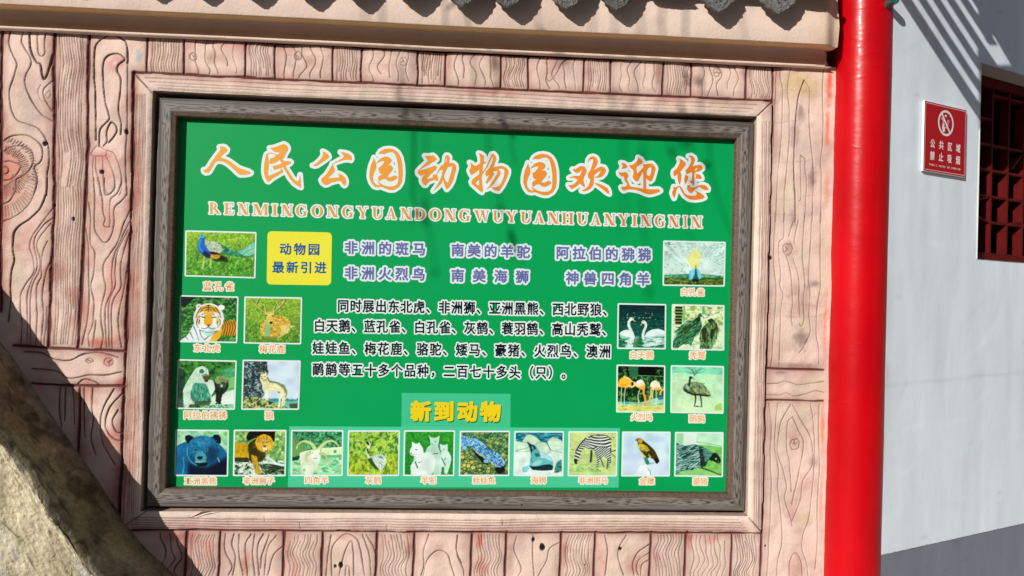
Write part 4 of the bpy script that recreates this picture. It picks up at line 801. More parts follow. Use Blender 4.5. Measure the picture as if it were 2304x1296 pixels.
def p_wolf(p):
    p.bg((206, 226, 246), (206, 232, 250)); m = p.poly("0 0 42 0 43 16 46 26 36 40 34 56 40 70 32 80 0 78", (24, 56, 66)); p.tex(m, [(10, 24, 30), (80, 130, 130), (110, 90, 50), (180, 210, 220)], 3, 3, .8, .56); p.poly("46 80 56 78 66 79 76 78 84 80 100 80 100 86 46 86", (70, 150, 170)); p.tex(p.mask("46 78 100 78 100 84 46 84"), [(30, 90, 110)], 4, 3); p.poly("50 86 100 84 100 100 70 100", (110, 190, 160)); p.poly("84 90 100 88 100 100 86 100", (50, 60, 20), .8)
    m = p.poly("0 76 20 75 42 80 62 90 78 96 84 100 0 100", (166, 184, 110)); p.tex(m, [(60, 90, 40), (220, 230, 160), (30, 50, 30)], 3, 3, .85)
    m = p.poly("30 38 31 30 33 21 37 28 40 22 43 33 50 41 62 43 75 51 78 62 77 80 75 95 70 94 71 76 66 68 56 62 47 63 46 82 41 82 40 62 34 50", (232, 232, 178)); p.hair(m, 80, 4, .5, [(250, 246, 214), (190, 186, 120)], .9); p.poly("46 40 60 43 75 50 78 60 76 70 73 58 60 47 48 46", (90, 112, 90), .75); p.line("43 34 48 44", 2, (60, 84, 80)); p.line("76 56 79 66 77 76", 2, (120, 130, 100)); p.poly("62 63 68 66 64 68", (110, 140, 100)); p.ell(34, 37, 1.4, 1.6, (16, 26, 30)); p.line("32 33 34 32", 1.2, (40, 60, 60)); p.line("38 32 40 32", 1.2, (40, 60, 60)); p.line("36 42 42 38", 1.4, (90, 110, 100)); p.line("33 22 34 28", 1.4, (110, 120, 90)); p.line("67 78 66 96", 3.4, (240, 240, 214)); p.line("43 62 43 80", 4.5, (238, 240, 214))
def p_bear(p):
    p.bg((140, 210, 178), (170, 224, 190)); p.tex(None, [(110, 190, 140), (200, 236, 200)], 12, 12, .7); p.tex((p.V < 30).astype(float)*(p.U > 45), [(90, 180, 60), (200, 224, 130)], 5, 4, .6, .6)
    m = p.poly("0 34 20 24 40 40 84 28 100 50 100 100 0 100", (18, 100, 146)); p.hair(m, 170, 8, 1.7, [(40, 150, 190), (10, 64, 110), (16, 110, 170)]); p.poly("24 70 42 80 62 82 100 58 100 100 24 100", (6, 18, 38), 1, True, 7)
    p.poly("17 20 17 12 24 9 33 13 36 18 28 28 23 30", (8, 16, 28)); p.poly("68 16 74 8 82 8 87 15 87 28 82 30", (8, 16, 28)); m = p.ell(52, 43, 31, 32, (24, 104, 150)); p.poly("34 18 66 16 64 36 40 38", (70, 160, 196), .6, True, 9); p.hair(m, 260, 5, -1.2, [(50, 160, 196), (12, 74, 120), (30, 130, 176)], .9, .9); p.poly("60 34 84 40 82 66 66 76 58 64", (8, 40, 70), .75, True, 8); p.poly("26 50 40 66 40 78 24 66", (10, 50, 84), .6, True, 6); p.poly("40 72 64 72 58 80 44 80", (6, 16, 26))
    p.poly("41 46 52 46 60 60 56 70 46 73 38 68 37 58", (70, 156, 172)); p.poly("41 59 46 57 53 58 51 64 46 66 42 63", (10, 26, 40)); p.line("38 70 48 71 58 68", 1.6, (150, 200, 160)); p.ell(38, 42, 4, 3.4, (60, 130, 140)); p.ell(38, 43, 2, 2, (8, 20, 30)); p.ell(59, 43, 4, 3.4, (70, 140, 140)); p.ell(59, 43, 2, 2, (8, 20, 30)); p.line("81 60 85 70", 1, (200, 230, 230)); p.line("22 38 22 54 30 70 40 78", 1.2, (90, 190, 210)); p.line("14 60 16 80 14 98", 1.4, (80, 180, 214))
def p_lion(p):
    p.bg((160, 206, 120), (120, 180, 100)); p.tex(None, [(210, 236, 170), (60, 110, 50), (90, 150, 80)], 6, 6, .7); p.poly("28 0 80 0 79 26 62 12 40 16 26 24 22 16", (14, 18, 12)); lo = (p.V > 67).astype(float); p.put(lo, (200, 230, 206)); p.tex(lo, [(50, 110, 70), (16, 34, 20), (240, 250, 240)], 3, 4, .9); p.poly("48 76 100 72 100 98 60 98", (30, 50, 30), .8); p.tex(p.mask("48 76 100 72 100 98 60 98"), [(150, 190, 150), (16, 30, 20)], 4, 7); p.line("40 70 70 72 100 78", 5, (222, 244, 232)); p.line("62 58 80 70", 8, (210, 236, 220), 5)
    m = p.poly("0 27 25 28 34 40 32 62 24 66 0 64", (196, 160, 22)); p.hair(m, 120, 4, 1.2, [(150, 116, 10), (226, 196, 60)]); p.poly("0 60 28 60 30 72 0 70", (30, 34, 12), .85); m = p.poly("26 30 40 18 54 20 62 40 62 60 54 70 42 72 30 70", (60, 54, 16)); p.hair(m, 120, 7, 1.4, [(24, 24, 10), (110, 96, 30), (40, 38, 12)])
    m = p.poly("33 54 45 58 47 76 54 92 54 98 43 98 40 86 36 72", (206, 172, 48)); p.hair(m, 30, 4, 1.4, [(120, 96, 20)]); m = p.poly("40 26 46 12 58 7 70 12 77 24 76 38 68 46 58 48 46 42", (226, 178, 40)); p.hair(m, 120, 6, 1.5, [(180, 130, 20), (244, 210, 90), (150, 100, 14)], 1, .9); p.ell(60, 30, 8.5, 13, (216, 186, 84)); p.line("54 25 58 26", 1.6, (30, 30, 12)); p.line("62 26 67 24", 1.6, (30, 30, 12)); p.line("58 26 57 34 60 38", 1.2, (150, 120, 40)); p.poly("56 33 64 33 60 37", (40, 44, 26)); p.poly("55 38 65 38 64 43 56 43", (226, 240, 206)); p.line("57 12 59 22", 1.2, (120, 80, 20)); p.line("64 12 63 22", 1.2, (120, 80, 20))
def p_sheep(p):
    p.bg((60, 150, 96), (140, 220, 160)); p.tex((p.V < 45).astype(float), [(20, 100, 60), (120, 200, 150), (16, 70, 44)], 4, 4, .8); p.put((p.V > 60).astype(float), (146, 220, 164)); p.tex((p.V > 60).astype(float), [(60, 160, 110), (206, 244, 200)], 4, 7, .75); p.poly("58 40 100 37 100 54 58 55", (216, 244, 190), 1, False); p.line("58 40 100 37", 2.2, (240, 252, 226)); p.poly("84 43 89 43 89 50 84 50", (40, 150, 130), 1, False); m = p.poly("0 14 8 14 14 24 28 30 30 48 16 62 0 66", (130, 190, 110)); p.stripes(m, 0, 3.2, (60, 110, 60), .3); p.poly("0 60 16 56 14 66 0 68", (30, 60, 40))
    m = p.poly("15 50 28 45 42 42 56 42 58 60 52 78 46 88 42 100 28 100 26 82 20 96 18 76", (226, 242, 216)); p.hair(m, 90, 5, 1.6, [(190, 222, 180), (244, 252, 236)])
    for q, w, w1 in (("47 43 40 30 30 24 20 24 12 31 9 40", 8, 1.5), ("53 43 60 33 70 24 80 22 88 27 94 36", 8, 1.5), ("56 50 66 54 70 62 68 71 61 75", 4, 1.5), ("38 48 30 55 28 64 31 70", 4.5, 2)): p.line(q, w+1.6, (120, 150, 70), w1); p.line(q, w, (206, 226, 150), w1)
    p.poly("38 44 56 42 57 56 52 70 45 70 40 58", (240, 250, 236)); p.ell(41, 50, 1.2, 1, (40, 60, 40)); p.ell(56, 51, 1.2, 1, (40, 60, 40)); p.line("44 62 48 64 50 62", 1.5, (70, 90, 70)); p.poly("42 70 54 68 52 90 44 88", (216, 236, 206)); p.line("22 74 20 100", 2.5, (200, 220, 170))
def p_crane(p):
    p.bg((150, 196, 70), (180, 200, 40)); p.tex(None, [(90, 150, 40), (206, 226, 110), (40, 100, 40)], 6, 5, .7); p.hair((p.V < 60).astype(float), 90, 13, -1.0, [(160, 220, 120), (60, 130, 50), (190, 220, 90)], 2, .9); p.hair((p.V > 55).astype(float), 260, 8, -1.5, [(120, 160, 20), (220, 230, 90), (160, 190, 40)], .9, .3)
    m = p.poly("40 58 50 56 60 52 70 54 76 62 75 76 70 86 62 88 56 88 46 76 41 68", (200, 226, 214)); p.hair(m, 40, 8, 1.0, [(240, 250, 240), (110, 140, 110)], 1.2, .3); p.poly("39 60 46 62 54 76 62 88 56 88 46 78 40 68", (50, 80, 30)); p.line("60 58 68 62", 1.5, (40, 60, 40)); p.line("41 30 39 40 38 52 41 60", 4.4, (226, 242, 230)); p.line("38 40 39 50", 3, (30, 44, 30)); p.poly("34 26 38 23 41 26 41 33 37 30", (24, 30, 24)); p.line("35 27 28 29", 1.2, (120, 140, 90)); p.line("40 24 43 30", 1.6, (240, 246, 236)); p.line("49 82 50 94", 2, (150, 200, 150))
def p_alpaca(p):
    p.bg((40, 150, 44), (20, 120, 40)); p.tex(None, [(80, 180, 60), (20, 110, 30)], 3, 3, .6); p.hair(np.ones_like(p.U), 260, 4, -1.2, [(20, 104, 26), (90, 190, 70)], .8, .8)
    A, Bc, Cc = (228, 246, 242), (190, 232, 214), (206, 240, 226); p.poly("41 50 46 37 53 31 51 18 49 9 54 14 65 14 71 9 70 20 68 34 73 48 74 100 60 100 56 60", Bc); p.poly("53 30 66 30 68 48 54 48", (170, 216, 196), .6); p.line("58 52 68 50", 1.8, (30, 90, 80)); p.ell(62, 23, 1.3, 1.2, (20, 40, 40)); p.line("55 28 57 30", 1.3, (90, 130, 120))
    p.poly("72 34 72 28 77 31 84 31 87 28 88 36 88 44 94 54 96 66 92 84 88 98 82 97 82 82 77 82 75 100 71 100 72 62 74 48", Cc); p.line("76 62 80 70 84 78", 1.8, (20, 70, 60)); p.line("82 66 84 61", 1.5, (30, 80, 70)); p.ell(75, 45, 1.2, 1.2, (20, 40, 40)); p.ell(80, 41, 1.3, 1, (30, 60, 60))
    p.poly("10 50 11 42 15 34 14 23 20 28 27 28 29 24 32 30 37 38 39 49 50 48 58 52 63 64 62 84 57 100 14 100 12 80 20 64 20 56 14 56", A); p.poly("18 56 24 58 26 70 18 76", (190, 226, 220), .6); p.line("22 70 27 84", 2.2, (20, 60, 60)); p.line("28 72 34 70", 1.4, (30, 80, 80)); p.line("22 42 26 42", 1.6, (50, 80, 80)); p.ell(13, 50, 1.6, 1.4, (40, 70, 70)); p.line("14 54 18 53", 1.1, (60, 100, 100)); p.poly("46 60 58 66 54 100 44 100", (196, 228, 220), .6, True, 5)
def p_salamander(p):
    p.bg((70, 130, 90), (90, 130, 60)); p.tex(None, [(150, 190, 110), (20, 60, 50), (190, 200, 90), (40, 90, 70)], 3.5, 3.5, .8); lo = (p.V > 45)*(p.U < 60)*1.0
    for _ in range(46):
        u, v = p.r.uniform(0, 60), p.r.uniform(44, 99); q = p.r.uniform(2, 5.5); p.ell(u, v, q*1.15, q*1.1, (24, 50, 30)); p.ell(u, v, q*.9, q*.85, [(170, 186, 90), (130, 160, 80), (200, 206, 110), (110, 150, 100)][p.r.integers(4)])
    p.poly("26 40 40 55 55 66 60 78 48 74 30 52", (10, 26, 30)); p.poly("70 84 92 78 94 92 80 100", (12, 30, 34)); m = p.poly("0 4 6 8 14 12 30 14 48 26 62 41 74 45 84 56 92 68 92 78 84 82 70 76 54 60 40 52 26 37 12 30 0 34", (90, 170, 220)); p.tex(m, [(20, 70, 120), (190, 226, 244), (24, 80, 130), (150, 210, 240)], 2.6, 2.6, .9, .54); p.line("14 12 30 14 48 26 62 41 74 46", 1.2, (16, 50, 80)); p.line("26 37 40 52 54 60 70 76 84 82", 1.4, (220, 230, 230))
    for cx, cy in ((8, 37), (54, 68)): p.ell(cx, cy, 6, 5.5, (30, 90, 130)); p.ell(cx, cy, 5, 4.4, (130, 200, 230))
def p_sealion(p):
    p.bg((206, 236, 220), (220, 240, 238)); p.put((p.V < 24).astype(float), (20, 116, 136)); p.tex((p.V < 24).astype(float), [(10, 70, 90), (110, 200, 220)], 2, 8, .8); R = (196, 230, 200)
    for q in ("14 24 22 8 30 5 42 10 54 22 54 34 14 34", "0 20 14 23 30 27 30 44 0 46", "68 20 78 11 90 14 100 22 100 46 70 40", "44 28 56 22 66 26 74 40 70 50 50 46"): p.poly(q, R); p.line(q, 1, (60, 130, 120))
    p.tex((p.V > 20).astype(float), [(180, 220, 200), (236, 248, 242)], 6, 9, .5); p.line("66 22 74 40", 1.6, (30, 80, 80)); p.line("0 44 28 36", 1.2, (90, 150, 140)); p.poly("88 70 98 62 100 90 86 96 84 84", (60, 140, 130)); p.tex(p.mask("84 84 98 62 100 100 82 96"), [(16, 50, 50)], 4, 4); p.poly("0 92 20 96 40 94 70 98 100 92 100 100 0 100", (220, 240, 236))
    m = p.poly("25 21 33 27 43 30 49 40 54 52 66 51 76 58 81 70 80 84 66 88 44 86 30 82 32 66 33 52 31 38", (96, 186, 190)); p.poly("54 53 66 52 76 60 80 70 74 66 62 60 54 60", (190, 230, 236), .8); p.poly("24 21 32 27 41 31 45 38 38 42 34 50 30 36", (20, 62, 70)); p.line("36 34 38 40", 1.6, (190, 226, 224)); p.poly("40 50 50 48 53 56 45 58", (40, 110, 114)); p.poly("31 78 46 80 60 76 74 74 81 78 80 88 60 90 36 88", (14, 46, 50)); p.poly("38 72 50 64 60 66 52 76 36 80", (150, 214, 214)); p.poly("17 82 26 78 32 76 30 88 24 92 18 91", (130, 204, 220)); p.line("17 82 18 92 26 92", .9, (30, 90, 110)); p.line("36 60 34 66 38 70", 1.4, (40, 110, 110))
def p_zebra(p):
    p.bg((206, 226, 146), (190, 222, 140)); p.tex(None, [(222, 236, 170), (176, 206, 110)], 4, 6, .6); p.tex(((p.V > 74)*(p.V < 92)*(p.U < 70)).astype(float), [(70, 150, 80), (120, 190, 110)], 2.5, 6, .7, .56)
    for c in ((7, 40), (94, 12), (28, 20)): p.ell(*c, 1.4, 1.6, (60, 90, 50))
    W_, Dk = (236, 246, 236), (26, 50, 50); legs = ("47 30 47 52 46 68", "87 34 87 70")
    for q in legs: p.line(q, 5, (80, 100, 96)); p.line(q, 2, Dk)
    m = p.poly("10 60 13 46 20 32 30 18 42 9 60 6 78 8 88 16 90 30 84 44 66 46 52 42 44 40 34 34 27 42 23 56 18 70 12 72", W_); R_ = np.hypot(p.U-52, p.V-62)
    f = np.where(p.U < 44, (p.U*.35-p.V)/6.4+.5*np.sin(p.V/9), (p.V+0.30*(p.U-66)**2/26)/7.0); f = f+0.5*p.nz(16, 16); p.put(m*np.clip((np.sin(f*6.28)+.1)*3+.5, 0, 1), Dk); p.poly("10 64 16 64 18 74 12 74", (30, 40, 40)); p.line("14 44 22 29 34 14", 2.6, (30, 44, 44)); p.line("44 8 60 5 78 7 89 16", 1.6, (40, 60, 56))
    m = p.poly("52 36 58 32 70 34 84 36 90 46 88 60 86 82 82 82 82 64 74 56 66 60 63 80 58 82 59 60 54 48", (216, 230, 216)); p.stripes(m, .9, 4.2, Dk, .8); p.line("66 58 74 80", 2.4, (70, 90, 86)); p.line("83 62 81 84", 3, (80, 96, 90)); p.line("88 44 99 42", 2.4, (26, 70, 56)); p.line("90 48 98 58", 2, (60, 120, 80))
def p_eagle(p):
    p.bg((196, 230, 248), (206, 226, 246)); p.poly("26 100 40 74 56 70 64 100", (226, 238, 246)); p.poly("44 56 52 56 58 70 56 76 50 74", (50, 130, 110)); p.line("54 74 60 72 68 71", 1.6, (60, 140, 120)); p.line("55 84 60 90 61 99", 2, (50, 170, 200)); p.line("43 78 48 70", 1.2, (170, 200, 210))
    p.poly("27 16 31 13 37 12 44 18 58 30 68 40 74 52 79 64 76 72 72 72 66 62 58 58 54 60 44 50 36 40 32 30 32 23", (58, 50, 16)); p.poly("31 14 38 13 43 20 38 26 33 23", (196, 166, 40)); p.line("27 18 31 16", 1.8, (90, 90, 60)); p.ell(34, 16, .9, .9, (20, 20, 10)); m = p.poly("32 27 42 26 52 32 58 42 50 44 40 42 34 36", (206, 186, 50)); p.hair(m, 26, 3, .5, [(90, 80, 20), (240, 230, 120)], .8); p.poly("66 56 76 60 80 66 76 73 72 73", (14, 20, 14)); p.line("42 48 47 58", 3, (220, 206, 90)); p.line("56 52 60 58", 3, (200, 186, 70)); p.hair(p.mask("44 44 60 44 72 60 60 58"), 22, 5, .7, [(110, 92, 30), (30, 28, 12)])
def p_porcupine(p):
    p.bg((190, 236, 208), (170, 226, 170)); p.poly("0 0 15 0 15 30 0 36", (150, 216, 170)); p.poly("16 0 44 0 44 26 16 32", (214, 236, 226), 1, False); p.line("44 20 100 30", 1.2, (110, 180, 130)); p.poly("44 26 100 32 100 100 0 100 0 84", (120, 196, 96)); p.tex(p.mask("44 26 100 32 100 100 0 100 0 84"), [(150, 216, 130), (90, 170, 60)], 8, 8, .5); p.poly("10 92 60 80 100 100 20 100", (150, 220, 140), .7); p.line("52 80 74 88 100 99", 4, (50, 70, 20), 2); p.poly("28 84 40 80 38 87 26 87", (16, 40, 24))
    m = p.poly("0 22 10 28 20 30 40 26 52 30 62 34 80 44 84 54 72 60 66 76 58 80 40 82 20 88 0 96", (22, 70, 66)); p.hair(m, 200, 12, 2.75, [(16, 50, 50), (40, 100, 92)], 1.6, .25); p.hair(m, 150, 15, 2.75, [(206, 240, 228), (150, 210, 196)], 1.2, .22); p.hair(p.mask("0 22 20 30 20 60 0 90"), 60, 12, 3.4, [(190, 236, 220), (30, 90, 84)], 1, .3); p.poly("50 34 60 38 62 60 66 78 54 80 52 56", (18, 34, 34), .8); m = p.poly("58 34 78 42 86 48 80 60 66 64 60 52", (70, 140, 120)); p.hair(m, 60, 9, .6, [(150, 210, 190), (30, 80, 70)], .9, .3); p.poly("80 46 88 46 95 56 98 64 96 70 91 71 82 66 70 62 76 54", (22, 36, 28)); p.ell(87, 60, 1.6, 2, (190, 220, 180)); p.ell(92, 67, 1.2, 1.2, (120, 150, 110))
def p_swan(p):
    p.bg((6, 34, 40), (40, 140, 100)); p.tex(None, [(16, 70, 66), (8, 40, 44)], 2, 12, .7); p.hair(((p.V > 18)*(p.V < 60)).astype(float), 90, 4, 0, [(80, 170, 140), (20, 90, 74)], .8, .05)
    for _ in range(16): p.ell(p.r.uniform(5, 80), p.r.uniform(18, 34), 1.2, 1, (200, 236, 226), .7)
    Wt = (226, 246, 244); refl = (p.V > 74).astype(float); p.hair(refl, 150, 10, 0, [(16, 70, 50), (160, 226, 206), (60, 150, 110)], 1.3, .04); p.hair(p.mask("14 78 36 76 34 100 16 100"), 60, 8, 0, [(220, 246, 240)], 1.6, .04); p.hair(p.mask("52 76 100 76 100 90 62 96 52 98"), 90, 10, 0, [(210, 244, 236)], 1.5, .04); p.poly("34 78 50 78 52 100 32 100", (24, 110, 50), .6)
    p.poly("2 66 10 60 20 58 29 64 34 72 33 79 22 76 8 80 4 74", Wt); p.poly("3 68 14 74 28 76 8 80 4 76", (130, 220, 180)); p.line("28 34 23 38 22 48 26 58 30 68 32 76", 5.4, Wt, 7); p.ell(28, 33, 4.6, 3.6, Wt); p.poly("31 33 37 39 32 38", (236, 200, 40)); p.poly("56 73 61 64 72 57 86 55 100 60 100 72 80 73 60 76", Wt); p.poly("60 74 80 70 100 68 100 73 62 77", (180, 226, 226), .7); p.line("54 39 58 42 59 50 55 60 53 70 54 78", 5, Wt, 6); p.ell(54, 40, 4.4, 3.6, Wt); p.poly("51 41 46 49 50 47", (236, 200, 40)); p.ell(30, 32, .8, .8, (10, 20, 20)); p.ell(53, 39, .8, .8, (10, 20, 20))
def p_vulture(p):
    p.bg((226, 246, 196), (220, 246, 210)); p.tex((p.V < 45).astype(float), [(150, 180, 70), (240, 250, 220), (110, 150, 60)], 5, 5, .7); p.poly("4 2 19 2 18 45 5 45", (24, 34, 12), 1, False); p.stripes(p.mask("4 2 19 2 18 45 5 45", False), 1.57, 7, (150, 176, 110), 0, .2); p.poly("20 0 24 0 24 40 20 40", (120, 196, 110), 1, False); p.poly("58 0 63 0 63 20 58 20", (110, 180, 100), 1, False); p.tex((p.V > 60).astype(float), [(180, 214, 150), (120, 160, 90)], 4, 6, .5, .6)
    for y in (8, 16): p.line([(0, y), (100, y+2)], .8, (150, 180, 120))
    m = p.poly("0 84 8 72 7 62 14 48 28 38 44 32 50 26 56 34 58 46 54 60 44 70 40 84 36 94 32 88 20 90 10 100 0 98", (54, 124, 84)); p.hair(m, 150, 9, 2.3, [(16, 54, 34), (110, 190, 140), (30, 34, 14), (60, 140, 90)], 1.6, .3); p.poly("20 50 34 42 40 46 30 64 22 66", (40, 40, 16), .6); m = p.poly("54 60 60 48 68 40 72 30 80 30 88 40 91 52 86 70 82 86 76 100 54 100", (60, 90, 50)); p.hair(m, 150, 10, 1.5, [(20, 40, 20), (110, 150, 90), (70, 60, 20), (130, 200, 130)], 1.6, .25); p.poly("58 54 66 50 66 76 58 78", (30, 28, 12), .7); p.poly("76 52 84 54 80 74 74 76", (30, 28, 12), .7); p.poly("80 72 88 60 80 96 72 100", (110, 190, 130), .7)
    p.ell(54, 22, 4, 4.4, (50, 110, 90)); p.line("57 23 62 27", 1.8, (60, 100, 90)); p.ell(55, 21, 1.3, 1.3, (10, 30, 40)); p.poly("44 30 52 24 56 30 50 40", (20, 54, 34)); p.ell(71, 22, 4, 4, (170, 220, 200)); p.line("69 26 65 28", 1.6, (60, 100, 90)); p.ell(71, 21, 1.8, 1.6, (10, 40, 60)); p.poly("68 32 78 28 82 34 72 38", (24, 60, 34))
def p_flamingo(p):
    p.bg((8, 20, 14), (20, 60, 30)); p.tex(None, [(40, 110, 50), (6, 16, 10), (100, 170, 80)], 4, 4, .8, .56); p.poly("24 0 44 0 44 24 26 26", (40, 110, 70)); p.poly("45 1 82 1 82 20 45 20", (6, 10, 8), 1, False); p.line("45 21 100 22", 1.2, (110, 190, 120)); p.hair(p.mask("46 22 100 22 100 70 60 76"), 60, 16, 1.6, [(30, 90, 60), (90, 170, 120)], 1, .2); p.poly("0 79 50 80 70 74 100 65 100 100 0 100", (146, 214, 190)); p.poly("0 86 100 88 100 100 0 100", (222, 222, 116)); p.poly("8 80 30 78 30 84 8 84", (60, 170, 190)); p.poly("86 68 100 66 100 72 88 74", (40, 130, 140)); p.tex((p.V > 80).astype(float), [(110, 150, 60), (240, 236, 160)], 2, 9, .6, .58)
    L_ = (200, 226, 180)
    for q in ("9 48 8 64 8 90", "17 48 15 66 15 90", "48 52 44 66 47 80", "44 66 46 88", "77 50 75 68 72 90", "83 50 84 90"): p.line(q, 1.7, L_)
    O1, O2 = (246, 190, 60), (250, 214, 130); p.poly("0 40 4 30 12 25 20 25 28 34 30 42 22 48 8 47 0 46", O1); p.poly("8 40 22 38 20 44 8 46", (226, 150, 30), .7); p.line("14 24 24 28 32 36 37 36 36 43 30 46 24 42", 4, O2); p.ell(32, 37.5, 2.2, 2.4, (20, 24, 10)); p.poly("36 42 42 34 50 29 57 34 60 44 58 52 50 51 42 46", (250, 220, 150)); p.poly("40 34 50 29 56 34 50 40 42 40", (244, 246, 240)); p.poly("44 46 56 44 58 52 50 50", (240, 170, 60)); p.line("57 44 56 58 60 72 60 84", 4.4, (238, 164, 70), 3.6); p.ell(59, 85, 3.2, 2.6, (226, 150, 60)); p.poly("70 44 73 34 82 30 90 36 92 44 96 50 84 52 74 50", (250, 246, 226)); p.poly("76 47 92 46 95 51 82 53", (246, 190, 80)); p.line("74 46 72 58 72 66 69 74 68 84", 4, (246, 196, 100), 3); p.line("100 50 93 55 92 62", 4, (240, 176, 90), 3); p.line("70 66 67 84", 2.6, (240, 180, 80))
def p_emu(p):
    p.bg((160, 230, 190), (206, 238, 190)); p.tex(None, [(190, 240, 210), (214, 240, 180)], 4, 8, .6); p.poly("0 0 100 0 100 16 0 14", (120, 220, 180), .7); p.tex((p.V < 17).astype(float), [(90, 200, 170)], 3, 8, .6); p.hair((p.V > 20).astype(float), 160, 7, -1.5, [(176, 216, 160), (226, 246, 206)], .8, .2); p.poly("86 84 98 78 100 94 84 96", (150, 190, 80), .7)
    for q in ("44 20 42 12 34 4 28 0", "44 18 46 8 44 0", "45 18 52 8 58 0", "46 16 56 12 64 10", "42 14 32 12 26 10", "48 12 50 4", "38 8 32 0", "43 12 38 2", "52 9 60 4"): p.line(q, 1.5, (50, 130, 104), .6)
    m = p.poly("22 46 26 38 34 36 40 33 52 33 62 38 70 48 76 58 78 64 72 65 62 62 50 62 42 62 30 57 24 54", (110, 136, 90)); p.hair(m, 130, 7, .9, [(190, 210, 160), (40, 64, 40), (140, 166, 120)], 1.1, .3); p.poly("22 46 28 50 40 58 60 60 76 62 72 66 56 64 42 63 28 57 23 53", (24, 40, 24), .85); p.poly("28 40 36 42 32 52 27 46", (170, 214, 210), .7); p.line("36 25 35 32 34 42", 4.2, (36, 60, 50)); p.ell(37, 24, 3.6, 3, (30, 54, 44)); p.line("39 24 43 26", 1.4, (40, 70, 60)); p.line("46 60 47 72 45 86", 3, (30, 44, 34), 2); p.line("56 60 58 74 59 87", 3, (30, 44, 34), 2); p.line("44 87 60 88", 1.4, (40, 70, 50)); p.ell(50, 87, 2.4, 1.6, (20, 60, 40))
def p_whitepeacock(p):
    p.bg((50, 130, 110), (80, 150, 110)); p.tex(None, [(20, 90, 80), (140, 210, 180)], 3, 3, .7)
    for i in range(104):
        a = -math.pi-.08+i*(math.pi+.16)/103; L_ = p.r.uniform(70, 115); p.line([(52+8*math.cos(a), 72+10*math.sin(a)), (52+L_*math.cos(a), 72+L_*1.1*math.sin(a))], .8, (222, 244, 240), 3.0*p.r.uniform(.5, 1.3), .9)
    p.hair((p.V < 84).astype(float), 200, 4, -.8, [(226, 250, 244), (60, 150, 130)], .8, 1.6)
    for _ in range(26): p.ell(p.r.uniform(2, 98), p.r.uniform(2, 30), 1.5, 1.8, (220, 248, 246), .8)
    p.poly("0 84 100 82 100 100 0 100", (60, 90, 30)); p.tex((p.V > 85).astype(float), [(20, 44, 16), (150, 176, 80), (90, 130, 50)], 2.5, 4, .8); m = p.poly("53 11 57 20 61 28 61 44 58 60 52 64 45 60 39 46 39 32 44 24", (226, 230, 150)); p.hair(m, 30, 10, -1.5, [(200, 206, 120), (240, 244, 190)], .8, .12); p.poly("46 62 58 62 63 80 60 87 42 87 42 76", (130, 216, 240)); p.line("44 68 43 84", 3, (90, 190, 230)); p.poly("52 60 54 60 56 78 60 90 46 90 51 76", (20, 100, 90)); p.poly("48 86 58 86 59 92 47 92", (16, 40, 24)); p.line("53 60 53 54", 1, (60, 110, 90)); p.line("50 90 50 97", 1.4, (20, 30, 20)); p.line("55 90 56 97", 1.4, (20, 30, 20))
PHOTOS = [(p_peacock, 'printed photo of a blue peacock on grass', [(417, 518), (577.5, 522), (575, 626.5), (415.5, 622)]), (p_whitepeacock, 'printed photo of a white peacock with its tail fanned', [(1492, 541), (1633, 544), (1630.5, 645), (1490.5, 643)]), (p_tiger, 'printed photo of a lying tiger', [(405, 664), (537, 667), (534, 772), (402, 770)]), (p_deer, 'printed photo of a spotted deer lying on grass', [(550, 667), (680, 669), (678, 775), (548, 773)]),
          (p_baboon, 'printed photo of two baboons', [(400, 808), (533, 811), (529, 922), (396, 920)]), (p_wolf, 'printed photo of a pale wolf on a rock', [(546, 809), (677, 811), (673, 922), (543, 922)]), (p_swan, 'printed photo of two white swans', [(1389.5, 682), (1499, 684), (1498, 786), (1388, 785)]), (p_vulture, 'printed photo of two vultures by a fence', [(1511.5, 684), (1630, 686.5), (1629.5, 789), (1510, 787)]),
          (p_flamingo, 'printed photo of orange flamingos', [(1387, 820), (1497, 822), (1496, 929), (1386, 928)]), (p_emu, 'printed photo of an emu in dry grass', [(1509, 821.5), (1629, 823.5), (1628, 931), (1508, 929)]), (p_bear, 'printed photo of a black bear with a blue sheen', [(394.5, 966), (515.5, 967), (513.5, 1072), (392.5, 1071)]), (p_lion, 'printed photo of a standing lion', [(526, 966.5), (645, 967), (643, 1071.5), (524, 1071)]),
          (p_sheep, 'printed photo of a white four-horned sheep', [(655, 967), (773, 967.5), (771, 1071), (653.5, 1071)]), (p_crane, 'printed photo of a grey crane in tall grass', [(783, 968), (900, 968), (898, 1071), (781, 1071)]), (p_alpaca, 'printed photo of three white alpacas', [(909, 968), (1024, 968), (1022, 1071), (907, 1071)]), (p_salamander, 'printed photo of a blue spotted giant salamander', [(1034.5, 969), (1147.5, 969), (1146, 1071), (1032, 1071)]),
          (p_sealion, 'printed photo of a sea lion on rocks', [(1157, 969.5), (1269, 970), (1267.5, 1072), (1155, 1071)]), (p_zebra, 'printed photo of a zebra with its foal', [(1279, 970), (1390, 970.5), (1388, 1072), (1277, 1071.5)]), (p_eagle, 'printed photo of a golden eagle against the sky', [(1399.5, 970.5), (1509, 971), (1507, 1072), (1397.5, 1072)]), (p_porcupine, 'printed photo of a porcupine', [(1518.5, 971.5), (1628, 972), (1626.5, 1073.5), (1516.5, 1072)])]
